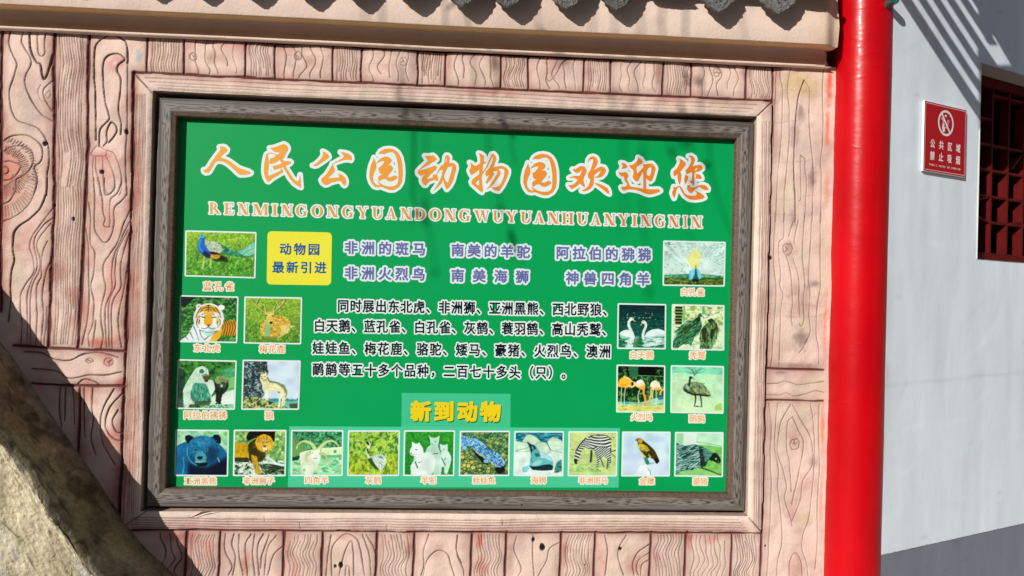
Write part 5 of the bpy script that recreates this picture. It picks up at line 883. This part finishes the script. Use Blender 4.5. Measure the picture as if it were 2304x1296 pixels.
for i, (fn, lab, quad) in enumerate(PHOTOS):
    q = np.array(quad, float); p = Pic(i+1); fn(p); C = lin(np.clip(p.down(), 0, 255))/LITK
    ce = q.mean(0); bw = 3.3
    inn = np.array([v-np.sign(v-ce)*bw for v in q])
    o = card('animal_photo', q, WHT, 0.0011, 3.2, lab)
    tu, tv = np.meshgrid(np.linspace(0, 1, p.w), np.linspace(0, 1, p.h))
    P = (inn[0]*((1-tu)*(1-tv))[..., None]+inn[1]*(tu*(1-tv))[..., None]+inn[2]*(tu*tv)[..., None]+inn[3]*((1-tu)*tv)[..., None]).reshape(-1, 2)
    idx = np.arange(p.w*p.h).reshape(p.h, p.w)
    F = np.stack([idx[1:, :-1], idx[1:, 1:], idx[:-1, 1:], idx[:-1, :-1]], -1).reshape(-1, 4)
    e = mesh('print', onb(P, 0.0015), F, M_PRINT, o, C.reshape(-1, 3))
# ================================================================== red column
CX, CRAD = 3.0655, 0.118
n, m = 96, 1300; zz = np.linspace(0.0, Z0+1.2, m); th = np.linspace(0, 2*math.pi, n, endpoint=False)
nz = vnoise((m, n), 90, 26, 201)-0.5; nz2 = vnoise((m, n), 10, 14, 207)-0.5; nz3 = vnoise((m, n), 4, 5, 211)-0.5
_r9 = np.random.default_rng(19); crease = np.zeros((m, n))
for zc in np.r_[_r9.uniform(Z0-2.0, Z0+.3, 16), _r9.uniform(Z0-.1, Z0+.32, 10)]:     # wrinkles in the old paint
    t0, w0, sl, am = _r9.uniform(-2.6, -.7), _r9.uniform(.10, .30), _r9.uniform(-.03, .03), _r9.uniform(.0003, .0009)
    crease += am*np.exp(-((zz[:, None]-zc-sl*(th[None]-2*math.pi-t0)-.004*np.sin(9*th[None]+zc*30))/.004)**2)*np.exp(-((th[None]-2*math.pi-t0)/w0)**4)
hi = np.clip((zz-(Z0-0.3))/0.5, 0, 1)[:, None]
seam = np.exp(-((th-6.0)/0.6)**2)[None]+np.exp(-((th-0.28)/0.6)**2)[None]
R = CRAD+(0.0011*nz+0.0007*nz2*(0.2+hi)+0.0008*nz3*hi+crease)*(1-np.clip(seam, 0, 1))
V = np.stack([CX+R*np.cos(th), R*np.sin(th), np.repeat(zz[:, None], n, 1)], -1)
idx = np.arange(m*n).reshape(m, n); nx = np.roll(idx, -1, 1)
F = np.stack([idx[:-1], nx[:-1], nx[1:], idx[1:]], -1).reshape(-1, 4)
o = mesh('round_column', V.reshape(-1, 3), F, M_RED, None, None, True)
tag(o, 'round glossy red painted column between the pink wall and the white wall', 'column')
# ================================================================== white wall with its window
TH = math.radians(24.5); WU = np.array([math.cos(TH), math.sin(TH), 0]); WN = np.array([math.sin(TH), -math.cos(TH), 0])
WP = np.array([CX+0.75*CRAD, -0.66*CRAD, 0.0])
def wsz(p, out=0.0):              # photo pixel -> (s, z) on the white wall
    q = px_plane(p, WP+WN*out, WN); return np.stack([(q-WP)@WU, q[:, 2]], 1)
def wpt(s, z, out=0.0):
    s = np.asarray(s, float); z = np.asarray(z, float)
    return WP+WU*s[..., None]+WN*np.asarray(out, float)[..., None]*1.0+np.array([0, 0, 1.0])*z[..., None]
s0 = float(wsz((2201, 400))[0, 0]); zt = float(wsz((2207, 142))[0, 1]); zb = float(wsz((2215, 584))[0, 1]); s1 = s0+1.05
zd = float(wsz((2100, 1223))[0, 1])
bld = thing('white_wall', 'white plastered wall with a grey painted base, right of the red column', 'wall', tuple(WP+WU*1.2))
def brk(a, b, cuts, ds=0.012):
    e = [a]+sorted(c for c in cuts if a < c < b)+[b]; return np.concatenate([np.linspace(p, q, max(2, int((q-p)/ds)+1))[(i > 0):] for i, (p, q) in enumerate(zip(e[:-1], e[1:]))])
def wallgrid(name, sa, sb, za, zbm, col, out, seed, hole=None, top=None):
    S = brk(sa, sb, hole[:2] if hole else []); Zs = brk(za, zbm, hole[2:] if hole else []); SS, ZZ_ = np.meshgrid(S, Zs)
    sh = SS.shape; w = fnoise(sh, 40, seed, 3)-0.5; w2 = fnoise(sh, 9, seed+5, 2)-0.5
    O = out+0.007*w+0.0012*w2
    if top is not None: ZZ_[-1] += 0.0016*np.random.default_rng(seed).normal(size=sh[1])
    st = vnoise(sh, 60, 4, seed+9); st2 = fnoise(sh, 30, seed+12, 3)
    C = np.ones(sh+(1,))*np.array(col)*(0.93+0.10*st+0.06*(st2-.5))[..., None]
    C = C*(1-0.35*sst(st2, .55, .8)[..., None])+0.35*sst(st2, .55, .8)[..., None]*np.array(col)*np.array((.93, .95, .98))
    r = np.random.default_rng(seed+3)
    for _ in range(40):
        cs, cz = r.uniform(sa, sb), r.uniform(za, zbm); q = np.hypot((SS-cs)/r.uniform(.006, .03), (ZZ_-cz)/r.uniform(.006, .012)); C *= (1-0.16*np.exp(-q*q))[..., None]
    if hole:                      # a hairline crack and the red overspray beside the column
        ca = wsz((1990, 868))[0]; cb = wsz((2300, 838))[0]; zc = ca[1]+(cb[1]-ca[1])*(SS-ca[0])/(cb[0]-ca[0]); C *= (1-0.10*np.exp(-((ZZ_-zc)/.006)**2))[..., None]
        for (pxx, pyy, sz) in ((1999, 840, .05), (1996, 640, .03), (1992, 1000, .04)):
            q = wsz((pxx, pyy))[0]; w = .5*np.exp(-((SS-q[0]+.01)/.012)**2-((ZZ_-q[1])/sz)**2)[..., None]; C = C*(1-w)+w*np.array((.75, .45, .42))
        for _ in range(70):
            cs, cz, an = r.uniform(sa, sb), r.uniform(za, zbm), r.uniform(-.6, 1.2); du, dv = (SS-cs)*math.cos(an)+(ZZ_-cz)*math.sin(an), -(SS-cs)*math.sin(an)+(ZZ_-cz)*math.cos(an)
            C *= (1+r.choice((-.05, .04))*np.exp(-(du/.09)**2-(dv/.014)**2))[..., None]
    V = wpt(SS, ZZ_, O); idx = np.arange(SS.size).reshape(sh)
    F = np.stack([idx[:-1, :-1], idx[:-1, 1:], idx[1:, 1:], idx[1:, :-1]], -1)
    keep = np.ones(F.shape[:2], bool)
    if hole:
        cs, cz = 0.5*(S[1:]+S[:-1]), 0.5*(Zs[1:]+Zs[:-1])
        keep = ~((cs[None] > hole[0]) & (cs[None] < hole[1]) & (cz[:, None] > hole[2]) & (cz[:, None] < hole[3]))
    o = mesh(name, V.reshape(-1, 3), F[keep], M_WHITE, None, C.reshape(-1, 3), True); adopt(o, bld); return o
WCOL = (0.79, 0.875, 0.955)
ztop = Z0+1.25
wallgrid('plaster_face', -0.035, 2.6, zd, ztop, WCOL, 0.0, 301, (s0, s1, zb, zt))
wallgrid('painted_base', -0.035, 2.6, 0.0, zd, (0.20, 0.22, 0.27), 0.001, 341, None, True)
b = MB(); dz = 0.16; rc = (0.52, 0.50, 0.47)
def wq(pts, c=rc): b.add([wpt(*p) for p in pts], [(0, 1, 2, 3)], c)
wq([(s0, zb, .004), (s0, zb, -dz), (s0, zt, -dz), (s0, zt, .004)]); wq([(s1, zb, -dz), (s1, zb, .004), (s1, zt, .004), (s1, zt, -dz)]); wq([(s0, zt, .003), (s0, zt, -dz), (s1, zt, -dz), (s1, zt, .003)], (0.45, 0.40, 0.36)); wq([(s0, zb, -dz), (s0, zb, .003), (s1, zb, .003), (s1, zb, -dz)])  # lintel underside darker: its shade is put into the colour
o = b.build('window_reveal', M_WHITE); adopt(o, bld)
# building mass behind, coloured near-black as room shade, so no daylight comes through
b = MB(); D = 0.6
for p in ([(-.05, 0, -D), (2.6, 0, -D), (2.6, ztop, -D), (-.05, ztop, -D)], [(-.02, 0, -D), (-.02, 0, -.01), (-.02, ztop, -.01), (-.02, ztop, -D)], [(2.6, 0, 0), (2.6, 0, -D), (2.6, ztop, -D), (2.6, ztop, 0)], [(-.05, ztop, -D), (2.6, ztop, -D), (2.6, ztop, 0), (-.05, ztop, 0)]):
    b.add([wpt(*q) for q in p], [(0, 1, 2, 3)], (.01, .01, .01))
o = b.build('room_shade', M_DARK); adopt(o, bld)
# lattice window
win = bpy.data.objects.new('lattice_window', None); COL.objects.link(win); win.location = tuple(wpt(np.array(s0+.5), np.array(zb), np.array(-.08))); adopt(win, bld)
win['label'] = 'dark red wooden lattice window set in the white wall'
DEPB = -0.112
def wbox(B, sa, sb, za, zb2, oa, ob):
    B.box(wpt(np.array(sa), np.array(za), np.array(oa)), WU*(sb-sa), np.array((0, 0, zb2-za)), WN*(ob-oa))
def child(B, name, parent):
    o = B.build(name, M_LATTICE); o.parent = parent
    o.matrix_parent_inverse = Matrix.Translation(-(Vector(parent.location))); return o
fr = MB(); fw = 0.045
wbox(fr, s0+.002, s1-.002, zb+.002, zb+fw, DEPB-.05, DEPB+.012); wbox(fr, s0+.002, s1-.002, zt-fw, zt-.002, DEPB-.05, DEPB+.012); wbox(fr, s0+.002, s0+.012, zb+fw, zt-fw, DEPB-.05, DEPB+.010); wbox(fr, s1-fw, s1-.002, zb+fw, zt-fw, DEPB-.05, DEPB+.010)
child(fr, 'window_frame', win)
def lz(y): return float(wsz((2268, y), DEPB)[0, 1])
def ls(x): return float(wsz((x, 500), DEPB)[0, 0])
vs = [ls(2229), ls(2266), ls(2301)]; stp = vs[2]-vs[1]
while vs[-1] < s1-.12: vs.append(vs[-1]+stp)
hs = [lz(505), lz(448), lz(390), lz(334)]; sp = hs[3]-hs[2]
while hs[-1] < zt-.1: hs.append(hs[-1]+sp)
bwid = 0.0125
for i, s in enumerate(vs):
    B = MB(); wbox(B, s-bwid/2, s+bwid/2, zb+fw, zt-fw, DEPB-.045, DEPB); child(B, 'lattice_bar', win)
ss = [s0+.012]+vs+[s1-fw]
for j, z in enumerate(hs):
    B = MB()
    for a, c in zip(ss[:-1], ss[1:]):
        if (j+int(a*37)) % 5 == 4: continue
        wbox(B, a+bwid/2, c-bwid/2, z-bwid/2, z+bwid/2, DEPB-.043, DEPB-.002)
    child(B, 'lattice_bar', win)
for (sa, za, sb, zb2) in ((vs[0], hs[0], s0+.02, (hs[0]+hs[1])/2), (vs[0], hs[1], s0+.02, (hs[0]+hs[1])/2), (vs[2]+.002, hs[0]+.02, vs[1]+.05, hs[0]+.005), (vs[2], hs[3]-.01, vs[1]+.045, hs[2]+.03)):
    B = MB(); p, q = wpt(np.array(sa), np.array(za), np.array(DEPB-.04)), wpt(np.array(sb), np.array(zb2), np.array(DEPB-.04)); d = (q-p)/np.linalg.norm(q-p); sd = np.cross(d, WN)*.011
    B.box(p-sd/2, q-p, sd, WN*.036); child(B, 'lattice_bar', win)
# ================================================================== no smoking sign
FT = 0.0135
tl = wsz((2081, 228.5), FT)[0]; tr = wsz((2174, 245.5), FT)[0]; bl = wsz((2076.5, 385), FT)[0]; br = wsz((2172.6, 398), FT)[0]
sa, sb = (tl[0]+bl[0])/2, (tr[0]+br[0])/2; zA, zB = (tl[1]+tr[1])/2, (bl[1]+br[1])/2
sgn = thing('no_smoking_sign', 'small red no smoking sign with white writing on the white wall', 'sign', tuple(wpt(np.array((sa+sb)/2), np.array(zB), np.array(.004))))
RD = lin((176, 6, 18))
B = MB(); B.box(wpt(np.array(sa), np.array(zB), np.array(.004)), WU*(sb-sa), np.array((0, 0, zA-zB)), WN*(FT-.004), (0.82, 0.80, 0.78)); o = B.build('sign_body', M_SIGN); adopt(o, sgn)
HSG = zA-zB; WSG = (sb-sa)/HSG*400
def sgp(P, lift): P = np.atleast_2d(np.asarray(P, float)); return wpt(sa+P[:, 0]/400*HSG, zA-P[:, 1]/400*HSG, np.full(len(P), FT+lift))
def sflat(name, polys, lift, c, parent=None):
    B = MB()
    for j, pc in enumerate(polys):
        V, F = shape2d(pc, 0.0); B.add(sgp(np.stack([V[:, 0], -V[:, 1]], 1), lift+j*.00004), F, c)
    o = B.build(name, M_SIGN); adopt(o, sgn); return o
sflat('sign_face', [[S_(1.5, WSG-1.5, 1.5, 398.5)]], .0003, RD)
Wc = (0.80, 0.78, 0.78); sflat('border_line', [[S_(9, WSG-9, 9, 391), S_(11.5, WSG-11.5, 11.5, 388.5)]], .0008, Wc)
circ = lambda r, k=40, cx=0, cy=0: [(cx+r*math.cos(6.2832*i/k), cy+r*math.sin(6.2832*i/k)) for i in range(k)]
cx, cy, rr = WSG*.5, 104, 75
rot_ = lambda P, a: [(cx+x*math.cos(a)-y*math.sin(a), cy+x*math.sin(a)+y*math.cos(a)) for x, y in P]
slash = rot_([(-68, -6), (68, -6), (68, 6), (-68, 6)], math.radians(52))
sflat('prohibition_symbol', [[circ(rr, 44, cx, cy), circ(rr-13, 44, cx, cy)], [slash], [rot_([(8, -30), (22, -30), (22, 24), (8, 24)], .45), rot_([(11, -27), (19, -27), (19, 20), (11, 20)], .45)],
                              [rot_([(-34, 14), (-24, 8), (-6, 26), (-2, 50), (-22, 56), (-30, 40)], 0.1)], [rot_([(-40, -4), (-14, -2), (-14, 5), (-40, 3)], .5)], [rot_([(-30, 10), (-6, 12), (-6, 18), (-30, 16)], .5)], [rot_([(-14, -44), (-4, -50), (8, -44), (6, -36), (-4, -40), (-8, -34)], 0)], [rot_([(-44, -22), (-36, -30), (-32, -26), (-40, -16)], 0)]], .0008, Wc)
for t, y in (('公共区域', 236), ('禁止吸烟', 306)): lettering('sign_lettering', row(t, WSG*.2, y, WSG*.81, y), 52, Wc, None, bold=.03, lift=.0009, parent=sgn, mapper=sgp, mat=M_SIGN, slope=0, sx=.82)
small = 'PUBLIC AREAS NO SMOKING'
_fix = [(ch, WSG*.14+i*WSG*.0325, 358) for i, ch in enumerate(small) if ch != ' ']
o = lettering('sign_lettering', [(ch, x+4.0, y) for ch, x, y in _fix], 15.5, Wc, None, bold=.02, lift=.0009, parent=sgn, mapper=sgp, mat=M_SIGN, slope=0)
# ================================================================== tiled eave above the cornice
eave = thing('tiled_eave', 'grey tiled eave with carved pointed drip tiles along the top of the pink wall', 'roof', (1.1, -0.1, Z0+0.33))
TX = [-1.46, -1.25, -1.04, -0.83, -0.62, -0.41, -0.20]+[float(px((x, y), -.205)[0, 0]) for x, y in ((312, -28), (427, -20), (547, -12), (675, -6), (790, 2), (915, 4), (1039, 10), (1142, 12), (1275, 12), (1387, 20))]+[None]+[float(px((x, 28), -.205)[0, 0]) for x in (1617, 1752)]+[None]
TX[17] = (TX[16]+TX[18])/2; TX[20] = XEND-.07-.098
ZT0 = float(px((1387, 20), -.205)[0, 2]); ZTIP = ZT0+0.014
def drip(x, seed, broken):
    ZTIP = ZT0+0.019*(x-1.94)/0.66*(x > 1.2); B = MB(); nu, nv = 26, 24; r = np.random.default_rng(seed); W_ = 0.079*r.uniform(.95, 1.06); Hh = 0.084*r.uniform(.95, 1.05)
    v = np.linspace(0, 1, nv)[:, None]; u = np.linspace(-1, 1, nu)[None]
    if broken: hw = W_*np.ones_like(v); top = 0.030-0.026*u*u; zz_ = -Hh*0.10*v*(1-u*u*.8)
    else:
        hw = W_*(1-v**2.1)*(1+0.05*np.sin(v*26))+0.006; top = 0.022*(u*u)-0.004; zz_ = -Hh*v
    X = x+u*hw; Zz = ZTIP+Hh+zz_+top*(1-v)-0.004
    rad = np.hypot((v-.38)*1.7, u*.9); petals = np.cos(np.arctan2(u*.9, (v-.38)*1.7)*6)
    rel = 0.006*np.exp(-(rad/.16)**2)+0.004*np.exp(-((rad-.42)/.12)**2)*(0.5+.5*petals)+0.004*np.exp(-((np.abs(u)-.86)/.1)**2)+0.0015*r.normal(size=(nv, nu))*(v < .97)
    if broken: rel = rel*0.3+0.002*r.normal(size=rel.shape)
    Yf = -0.205+0.020*(1-v)*0-0.10*0*v-rel+0.012*(1-v); Yf = Yf+0.02*u*u*0; Yb = np.full_like(Yf, -0.190)+0.012*(1-v)
    V = np.concatenate([np.stack([X+0*Yf, Yf, Zz+0*Yf], -1).reshape(-1, 3), np.stack([X+0*Yb, Yb, Zz+0*Yb], -1).reshape(-1, 3)])
    i = np.arange(nu*nv).reshape(nv, nu); k = nu*nv
    F = [(i[a, c], i[a+1, c], i[a+1, c+1], i[a, c+1]) for a in range(nv-1) for c in range(nu-1)]
    F += [tuple(q+k for q in f[::-1]) for f in F]
    rim = list(i[:, 0])+list(i[-1, 1:])+list(i[::-1, -1][1:])+list(i[0, ::-1][1:-1])
    F += [(rim[q], rim[(q+1) % len(rim)]+0, rim[(q+1) % len(rim)]+k, rim[q]+k) for q in range(len(rim))]
    g_ = 0.135*r.uniform(.85, 1.2); B.add(V, F, (g_, g_*.97, g_*.95))
    # the pan tile behind the pendant runs up the slope
    a = np.linspace(-1, 1, 15); P = []; 
    for t in (0, 1):
        for q in a: P.append((x+q*0.098, -0.200+0.42*t, ZTIP+Hh+0.028*q*q-0.006+0.20*t))
    for t in (0, 1):
        for q in a: P.append((x+q*0.098, -0.200+0.42*t, ZTIP+Hh+0.028*q*q+0.008+0.20*t))
    F = [(c, c+1, 16+c, 15+c) for c in range(14)]+[(30+c, 45+c, 46+c, 31+c) for c in range(14)]+[(c, 30+c, 31+c, c+1) for c in range(14)]
    B.add(P, F, (g_*.9,)*3); o = B.build('drip_tile', M_TILE); adopt(o, eave)
for i, x in enumerate(TX): drip(x, 400+i, i in (17, 20))
for i, (x, x2) in enumerate(zip(TX[:-1], TX[1:])):
    c = (x+x2)/2; B = MB(); a = np.linspace(0, math.pi, 11); P = []
    for t in (0, 1):
        for q in a: P.append((c+0.052*math.cos(q), -0.195+0.42*t, ZTIP+0.118+0.05*math.sin(q)+0.20*t))
    P.append((c, -0.195, ZTIP+0.118)); g_ = .13
    B.add(P, [(q, q+1, 12+q, 11+q) for q in range(10)]+[(q+1, q, 22) for q in range(10)], (g_, g_, g_)); o = B.build('cover_tile', M_TILE); adopt(o, eave)
B = MB(); B.add([(-1.58, -.186, ZTIP+.082), (XEND-.08, -.186, ZTIP+.082), (XEND-.08, .25, ZTIP+.29), (-1.58, .25, ZTIP+.29)], [(0, 1, 2, 3)], (.2, .17, .15)); B.add([(-1.58, -.186, ZTIP+.105), (XEND-.08, -.186, ZTIP+.105), (XEND-.08, .25, ZTIP+.313), (-1.58, .25, ZTIP+.313)], [(3, 2, 1, 0)], (.2, .17, .15)); B.add([(-1.58, -.186, ZTIP+.082), (XEND-.08, -.186, ZTIP+.082), (XEND-.08, -.186, ZTIP+.105), (-1.58, -.186, ZTIP+.105)], [(0, 1, 2, 3)], (.2, .17, .15))
o = B.build('roof_deck', M_TILE); adopt(o, eave)
# glazed tile end beside the column top
q = px_plane((2013, -1), WP+WN*.05, WN)[0]; B = MB(); a = np.linspace(0, 2*math.pi, 15)[:-1]; P = []
ax = WN*.8+np.array((-.25, 0, .1)); ax /= np.linalg.norm(ax); e1 = np.cross(ax, (0, 0, 1)); e1 /= np.linalg.norm(e1); e2 = np.cross(e1, ax)
for t, r in ((-.06, .018), (.0, .0195), (.003, .020), (.003, .016), (-.006, .015)):
    for w in a: P.append(q+ax*t+r*(math.cos(w)*e1+math.sin(w)*e2))
k = len(a); B.add(P, [(j*k+i, j*k+(i+1) % k, (j+1)*k+(i+1) % k, (j+1)*k+i) for j in range(4) for i in range(k)]+[tuple(4*k+i for i in range(k))])
o = B.build('glazed_tile', M_GLAZE); tag(o, 'green glazed tile end poking out beside the top of the red column', 'tile')
# ================================================================== sloping cement parapet at lower left
line_xz = np.array([(-1.0, -.40), (-.75, -.755), (-.49, -1.10), (-.38, -1.252), (-.28, -1.40), (-.13, -1.61), (.07, -1.895), (.23, -2.055), (.45, -2.29), (.62, -2.457)])
L = dens(line_xz, 0.008); nl = len(L); PR = 0.33
tv = np.r_[np.linspace(0, 1, 40), np.linspace(0, 1, 150)[1:]]; nvv = len(tv); nt = 40
nzA = fnoise((nvv, nl), 22, 501, 4)-.5; nzB = fnoise((nvv, nl), 60, 511, 3)-.5; nzC = fnoise((nvv, nl), 5, 521, 2)-.5
V = np.zeros((nvv, nl, 3)); dL = np.gradient(L, axis=0); nrm = np.stack([-dL[:, 1], dL[:, 0]], 1); nrm /= np.linalg.norm(nrm, axis=1)[:, None]
nrm *= np.sign(nrm[:, :1]+1e-9)
nzD = fnoise((nvv, nl), 2.2, 523, 1)-.5; disp = 0.013*nzA+0.016*nzB+0.007*nzC+0.004*nzD
for j in range(nvv):
    if j < nt:
        t = tv[j]; rd = -0.014*np.clip((t-.93)/.07, 0, 1)**2
        d = (disp[j]+rd)*min(1, t*6); V[j, :, 0] = L[:, 0]+nrm[:, 0]*d; V[j, :, 2] = L[:, 1]+nrm[:, 1]*d; V[j, :, 1] = 0.012-(PR+.012)*t
    else:
        t = tv[j]; zlow = np.minimum(L[:, 1], -2.457+.0)
        V[j, :, 0] = L[:, 0]-nrm[:, 0]*.014; ztop_ = L[:, 1]-nrm[:, 1]*.014-.003; V[j, :, 2] = ztop_-(ztop_+2.457)*(t**1.3) ; V[j, :, 1] = -PR-disp[j]*1.2+0.010*(1-min(1, t*30))-0.002
wob = np.interp(np.arange(nl), np.linspace(0, nl, 26), np.random.default_rng(5).normal(0, .011, 26)); V[nt-3:nt+3, :, 0] += wob*0.6; V[nt-3:nt+3, :, 1] += wob*0.8
V[..., 2] += Z0
c1, c2, c3, c4 = alb(232, 219, 186), alb(188, 176, 144), alb(210, 208, 200), lin((66, 54, 36))
m1, m2, m3, m4 = fnoise((nvv, nl), 26, 531, 3), fnoise((nvv, nl), 40, 541, 3), fnoise((nvv, nl), 14, 551, 3), fnoise((nvv, nl), 4, 561, 2)
C = np.ones((nvv, nl, 1))*c1
def cm(c, w):
    global C
    C = C*(1-w[..., None])+np.asarray(c)*w[..., None]
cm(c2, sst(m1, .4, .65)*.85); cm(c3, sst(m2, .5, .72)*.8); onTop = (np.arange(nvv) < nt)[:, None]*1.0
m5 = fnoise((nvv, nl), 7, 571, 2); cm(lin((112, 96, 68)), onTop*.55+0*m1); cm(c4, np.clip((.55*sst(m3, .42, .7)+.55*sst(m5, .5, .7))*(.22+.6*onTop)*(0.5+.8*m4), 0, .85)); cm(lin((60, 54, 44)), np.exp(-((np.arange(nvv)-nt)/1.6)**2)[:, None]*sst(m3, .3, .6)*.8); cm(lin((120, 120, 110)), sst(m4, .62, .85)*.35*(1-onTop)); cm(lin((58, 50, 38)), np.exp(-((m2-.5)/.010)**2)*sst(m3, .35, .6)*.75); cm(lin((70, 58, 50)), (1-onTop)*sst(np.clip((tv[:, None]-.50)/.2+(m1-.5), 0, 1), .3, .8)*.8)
idx = np.arange(nvv*nl).reshape(nvv, nl); F = np.stack([idx[1:, :-1], idx[1:, 1:], idx[:-1, 1:], idx[:-1, :-1]], -1).reshape(-1, 4)
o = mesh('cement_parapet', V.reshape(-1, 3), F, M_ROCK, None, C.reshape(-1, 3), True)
tag(o, 'sloping rough yellowish cement parapet leaning across the lower left of the pink wall', 'parapet')
# ================================================================== slatted awning added out of view, shaped to throw the stripes on the white wall
aw = thing('stripe_blocker', 'unseen slatted awning above the white wall casting striped shadows', 'blocker', tuple(WP+WU*.3+np.array((0, 0, Z0+.5))))
den = -float(LIGHT@WN)
def caster(name, poly, q=0.5):
    W_ = px_plane(poly, WP, WN)-LIGHT*(q/den); k = len(W_)
    nr = np.cross(W_[1]-W_[0], W_[2]-W_[0]); B = MB(); T_ = WN*.014
    B.add(np.vstack([W_, W_+T_]), [tuple(range(k)), tuple(range(k, 2*k))[::-1]]+[(i, (i+1) % k+0, (i+1) % k+k, i+k) for i in range(k)])
    o = B.build(name, M_WOOD, cols=False); adopt(o, aw)
for xa, xb, y0, y1 in ((2026, 2049, -70, 275), (2066, 2082, -90, 275), (2098.5, 2114, -90, 275), (2130, 2146, -90, 275), (2161, 2177, -90, 92), (2187, 2204, -90, 19)):
    caster('slat', [(xa+.655*y0, y0), (xb+.655*y0, y0), (xb+.655*y1, y1), (xa+.655*y1, y1)])
caster('shade_board', [(2200, -90), (2200, 50), (2219, 92), (2226, 92), (2226, 62), (2280, 156), (2334, 245), (2430, 245), (2430, -90)], .56)  # added board, outline shaped to cast the wall's dark patch
caster('shade_board', [(2199, 106), (2199, 131), (2243, 200), (2243, 172)], .60)
caster('shade_board', [(2203, 290), (2203, 146), (2430, 146), (2430, 330)], .62)  # board added to shade the upper window lattice
# ================================================================== drooping willow twigs between sun and wall
wil = thing('willow_branch', 'drooping bare willow twigs hanging in front of the pink wall', 'branch', (-1.2, -3.0, Z0+1.6)); r = np.random.default_rng(77)
strands = [([(925, -60), (930, 120), (930, 300), (926, 420), (945, 540), (955, 600)], 3.6, 6), ([(1060, -40), (1068, 200), (1076, 330), (1100, 430), (1128, 500), (1148, 575)], 3.2, 5), ([(1110, 60), (1118, 200), (1126, 300), (1136, 350)], 2.6, 4), ([(990, -20), (1000, 60), (1012, 90)], 2.0, 3), ([(1250, -40), (1262, 80), (1264, 160)], 3.6, 6), ([(1380, 100), (1384, 330), (1386, 500)], 4.4, 6),
           ([(1425, -20), (1430, 200), (1428, 420), (1436, 560), (1446, 640)], 4.0, 9), ([(1530, 100), (1538, 320), (1530, 480), (1545, 530)], 3.8, 7), ([(1580, 140), (1582, 340), (1608, 450), (1640, 520)], 3.4, 6), ([(900, 420), (908, 446), (916, 462)], 2.8, 3), ([(1075, -20), (1090, 40), (1100, 60)], 2.1, 3), ([(870, -30), (892, 80), (900, 300)], 4.2, 3), ([(1480, -20), (1486, 160), (1490, 330)], 4.2, 4), ([(1690, -20), (1700, 100), (1720, 180)], 3.6, 4)]
for P, dist, nlv in strands:
    W_ = px(dens(np.array(P, float), 14), 0.0); W_ = W_+TOSUN*dist*1.15; top = W_[0]+np.array((0, 0, .5)); B = MB()
    B.tube(np.vstack([top, W_]), np.linspace(.0045, .0018, len(W_)+1), k=5); tw = B.build('twig', M_BARK, cols=False); adopt(tw, wil)
    B = MB()
    for _ in range(nlv):
        i = r.integers(0, len(W_)); p = W_[i]; d = np.array((r.normal(0, .35), r.normal(0, .35), -1)); d /= np.linalg.norm(d); s = np.cross(d, r.normal(size=3)); s /= np.linalg.norm(s); Ln, wd = r.uniform(.05, .10), r.uniform(.006, .011)
        B.add([p, p+d*Ln*.35+s*wd, p+d*Ln, p+d*Ln*.35-s*wd], [(0, 1, 2, 3)])
    o = B.build('leaf_cluster', M_LEAF, cols=False); o.parent = tw
# ================================================================== dry leaf caught on the lower moulding
B = MB(); P = px([(431, 1164), (441, 1158), (455, 1150), (470, 1148), (484, 1149), (472, 1152), (458, 1155), (445, 1160)], -.022)
P[:, 1] += [0, -.006, -.012, -.014, -.004, .0, -.002, 0]; k = len(P); B.add(np.vstack([P, P+np.array((0, .0015, 0))]), [tuple(range(k)), tuple(range(k, 2*k))[::-1]]+[(i, (i+1) % k, (i+1) % k+k, i+k) for i in range(k)])
P = px([(430, 1165), (421, 1163), (428, 1160), (424, 1166)], -.018); B.tube(P[:3], .0009, k=5)
o = B.build('dry_leaf', M_DRY, cols=False); tag(o, 'curled dry brown leaf lying on the lower edge of the pink moulding', 'leaf')
bpy.data.objects.remove(_co)

# ================================================================== two unseen halls added to block low sky, their gap shaping the column's sheen
M_HALL = material('hall_wall', (0.30, 0.16, 0.12), rough=0.85); M_HROOF = material('hall_roof', (0.09, 0.09, 0.10), rough=0.8); M_HWIN = material('hall_window', (0.05, 0.02, 0.02), rough=0.4)
def hall(label, x0, x1, y0, y1, h):
    t = thing('blocker_hall', label, 'building', ((x0+x1)/2, (y0+y1)/2, 0))
    B = MB(); B.box((x0, y0, 0), (x1-x0, 0, 0), (0, y1-y0, 0), (0, 0, h-1.2)); adopt(B.build('hall_wall', M_HALL, cols=False), t)
    B = MB(); a = .5; ym, xm = (y0+y1)/2, (x0+x1)/2; lo, hi_ = h-1.2, h
    if x1-x0 > y1-y0: R1, R2 = (x0+1, ym, hi_), (x1-1, ym, hi_); F = [(0, 1, 5, 4), (1, 2, 5), (2, 3, 4, 5), (3, 0, 4), (3, 2, 1, 0)]
    else: R1, R2 = (xm, y0+1, hi_), (xm, y1-1, hi_); F = [(0, 1, 4), (1, 2, 5, 4), (2, 3, 5), (3, 0, 4, 5), (3, 2, 1, 0)]
    B.add([(x0-a, y0-a, lo), (x1+a, y0-a, lo), (x1+a, y1+a, lo), (x0-a, y1+a, lo), R1, R2], F); adopt(B.build('hall_roof', M_HROOF, cols=False), t)
    for i in range(5):
        B = MB()
        if x1-x0 > y1-y0: B.box((x0+(x1-x0)*(i+.35)/5, y1-.02, 1.0), (1.6, 0, 0), (0, .06, 0), (0, 0, 1.7))
        else: B.box((x0-.04, y0+(y1-y0)*(i+.35)/5, 1.0), (.06, 0, 0), (0, 1.4, 0), (0, 0, 1.7))
        adopt(B.build('hall_window', M_HWIN, cols=False), t)
hall('unseen red walled hall added behind the viewer to block low sky', -26, 12.0, -17, -12.5, 6.2)
hall('unseen red walled side hall added at the right to block low sky', 19.5, 24, -15, 16, 6.6)
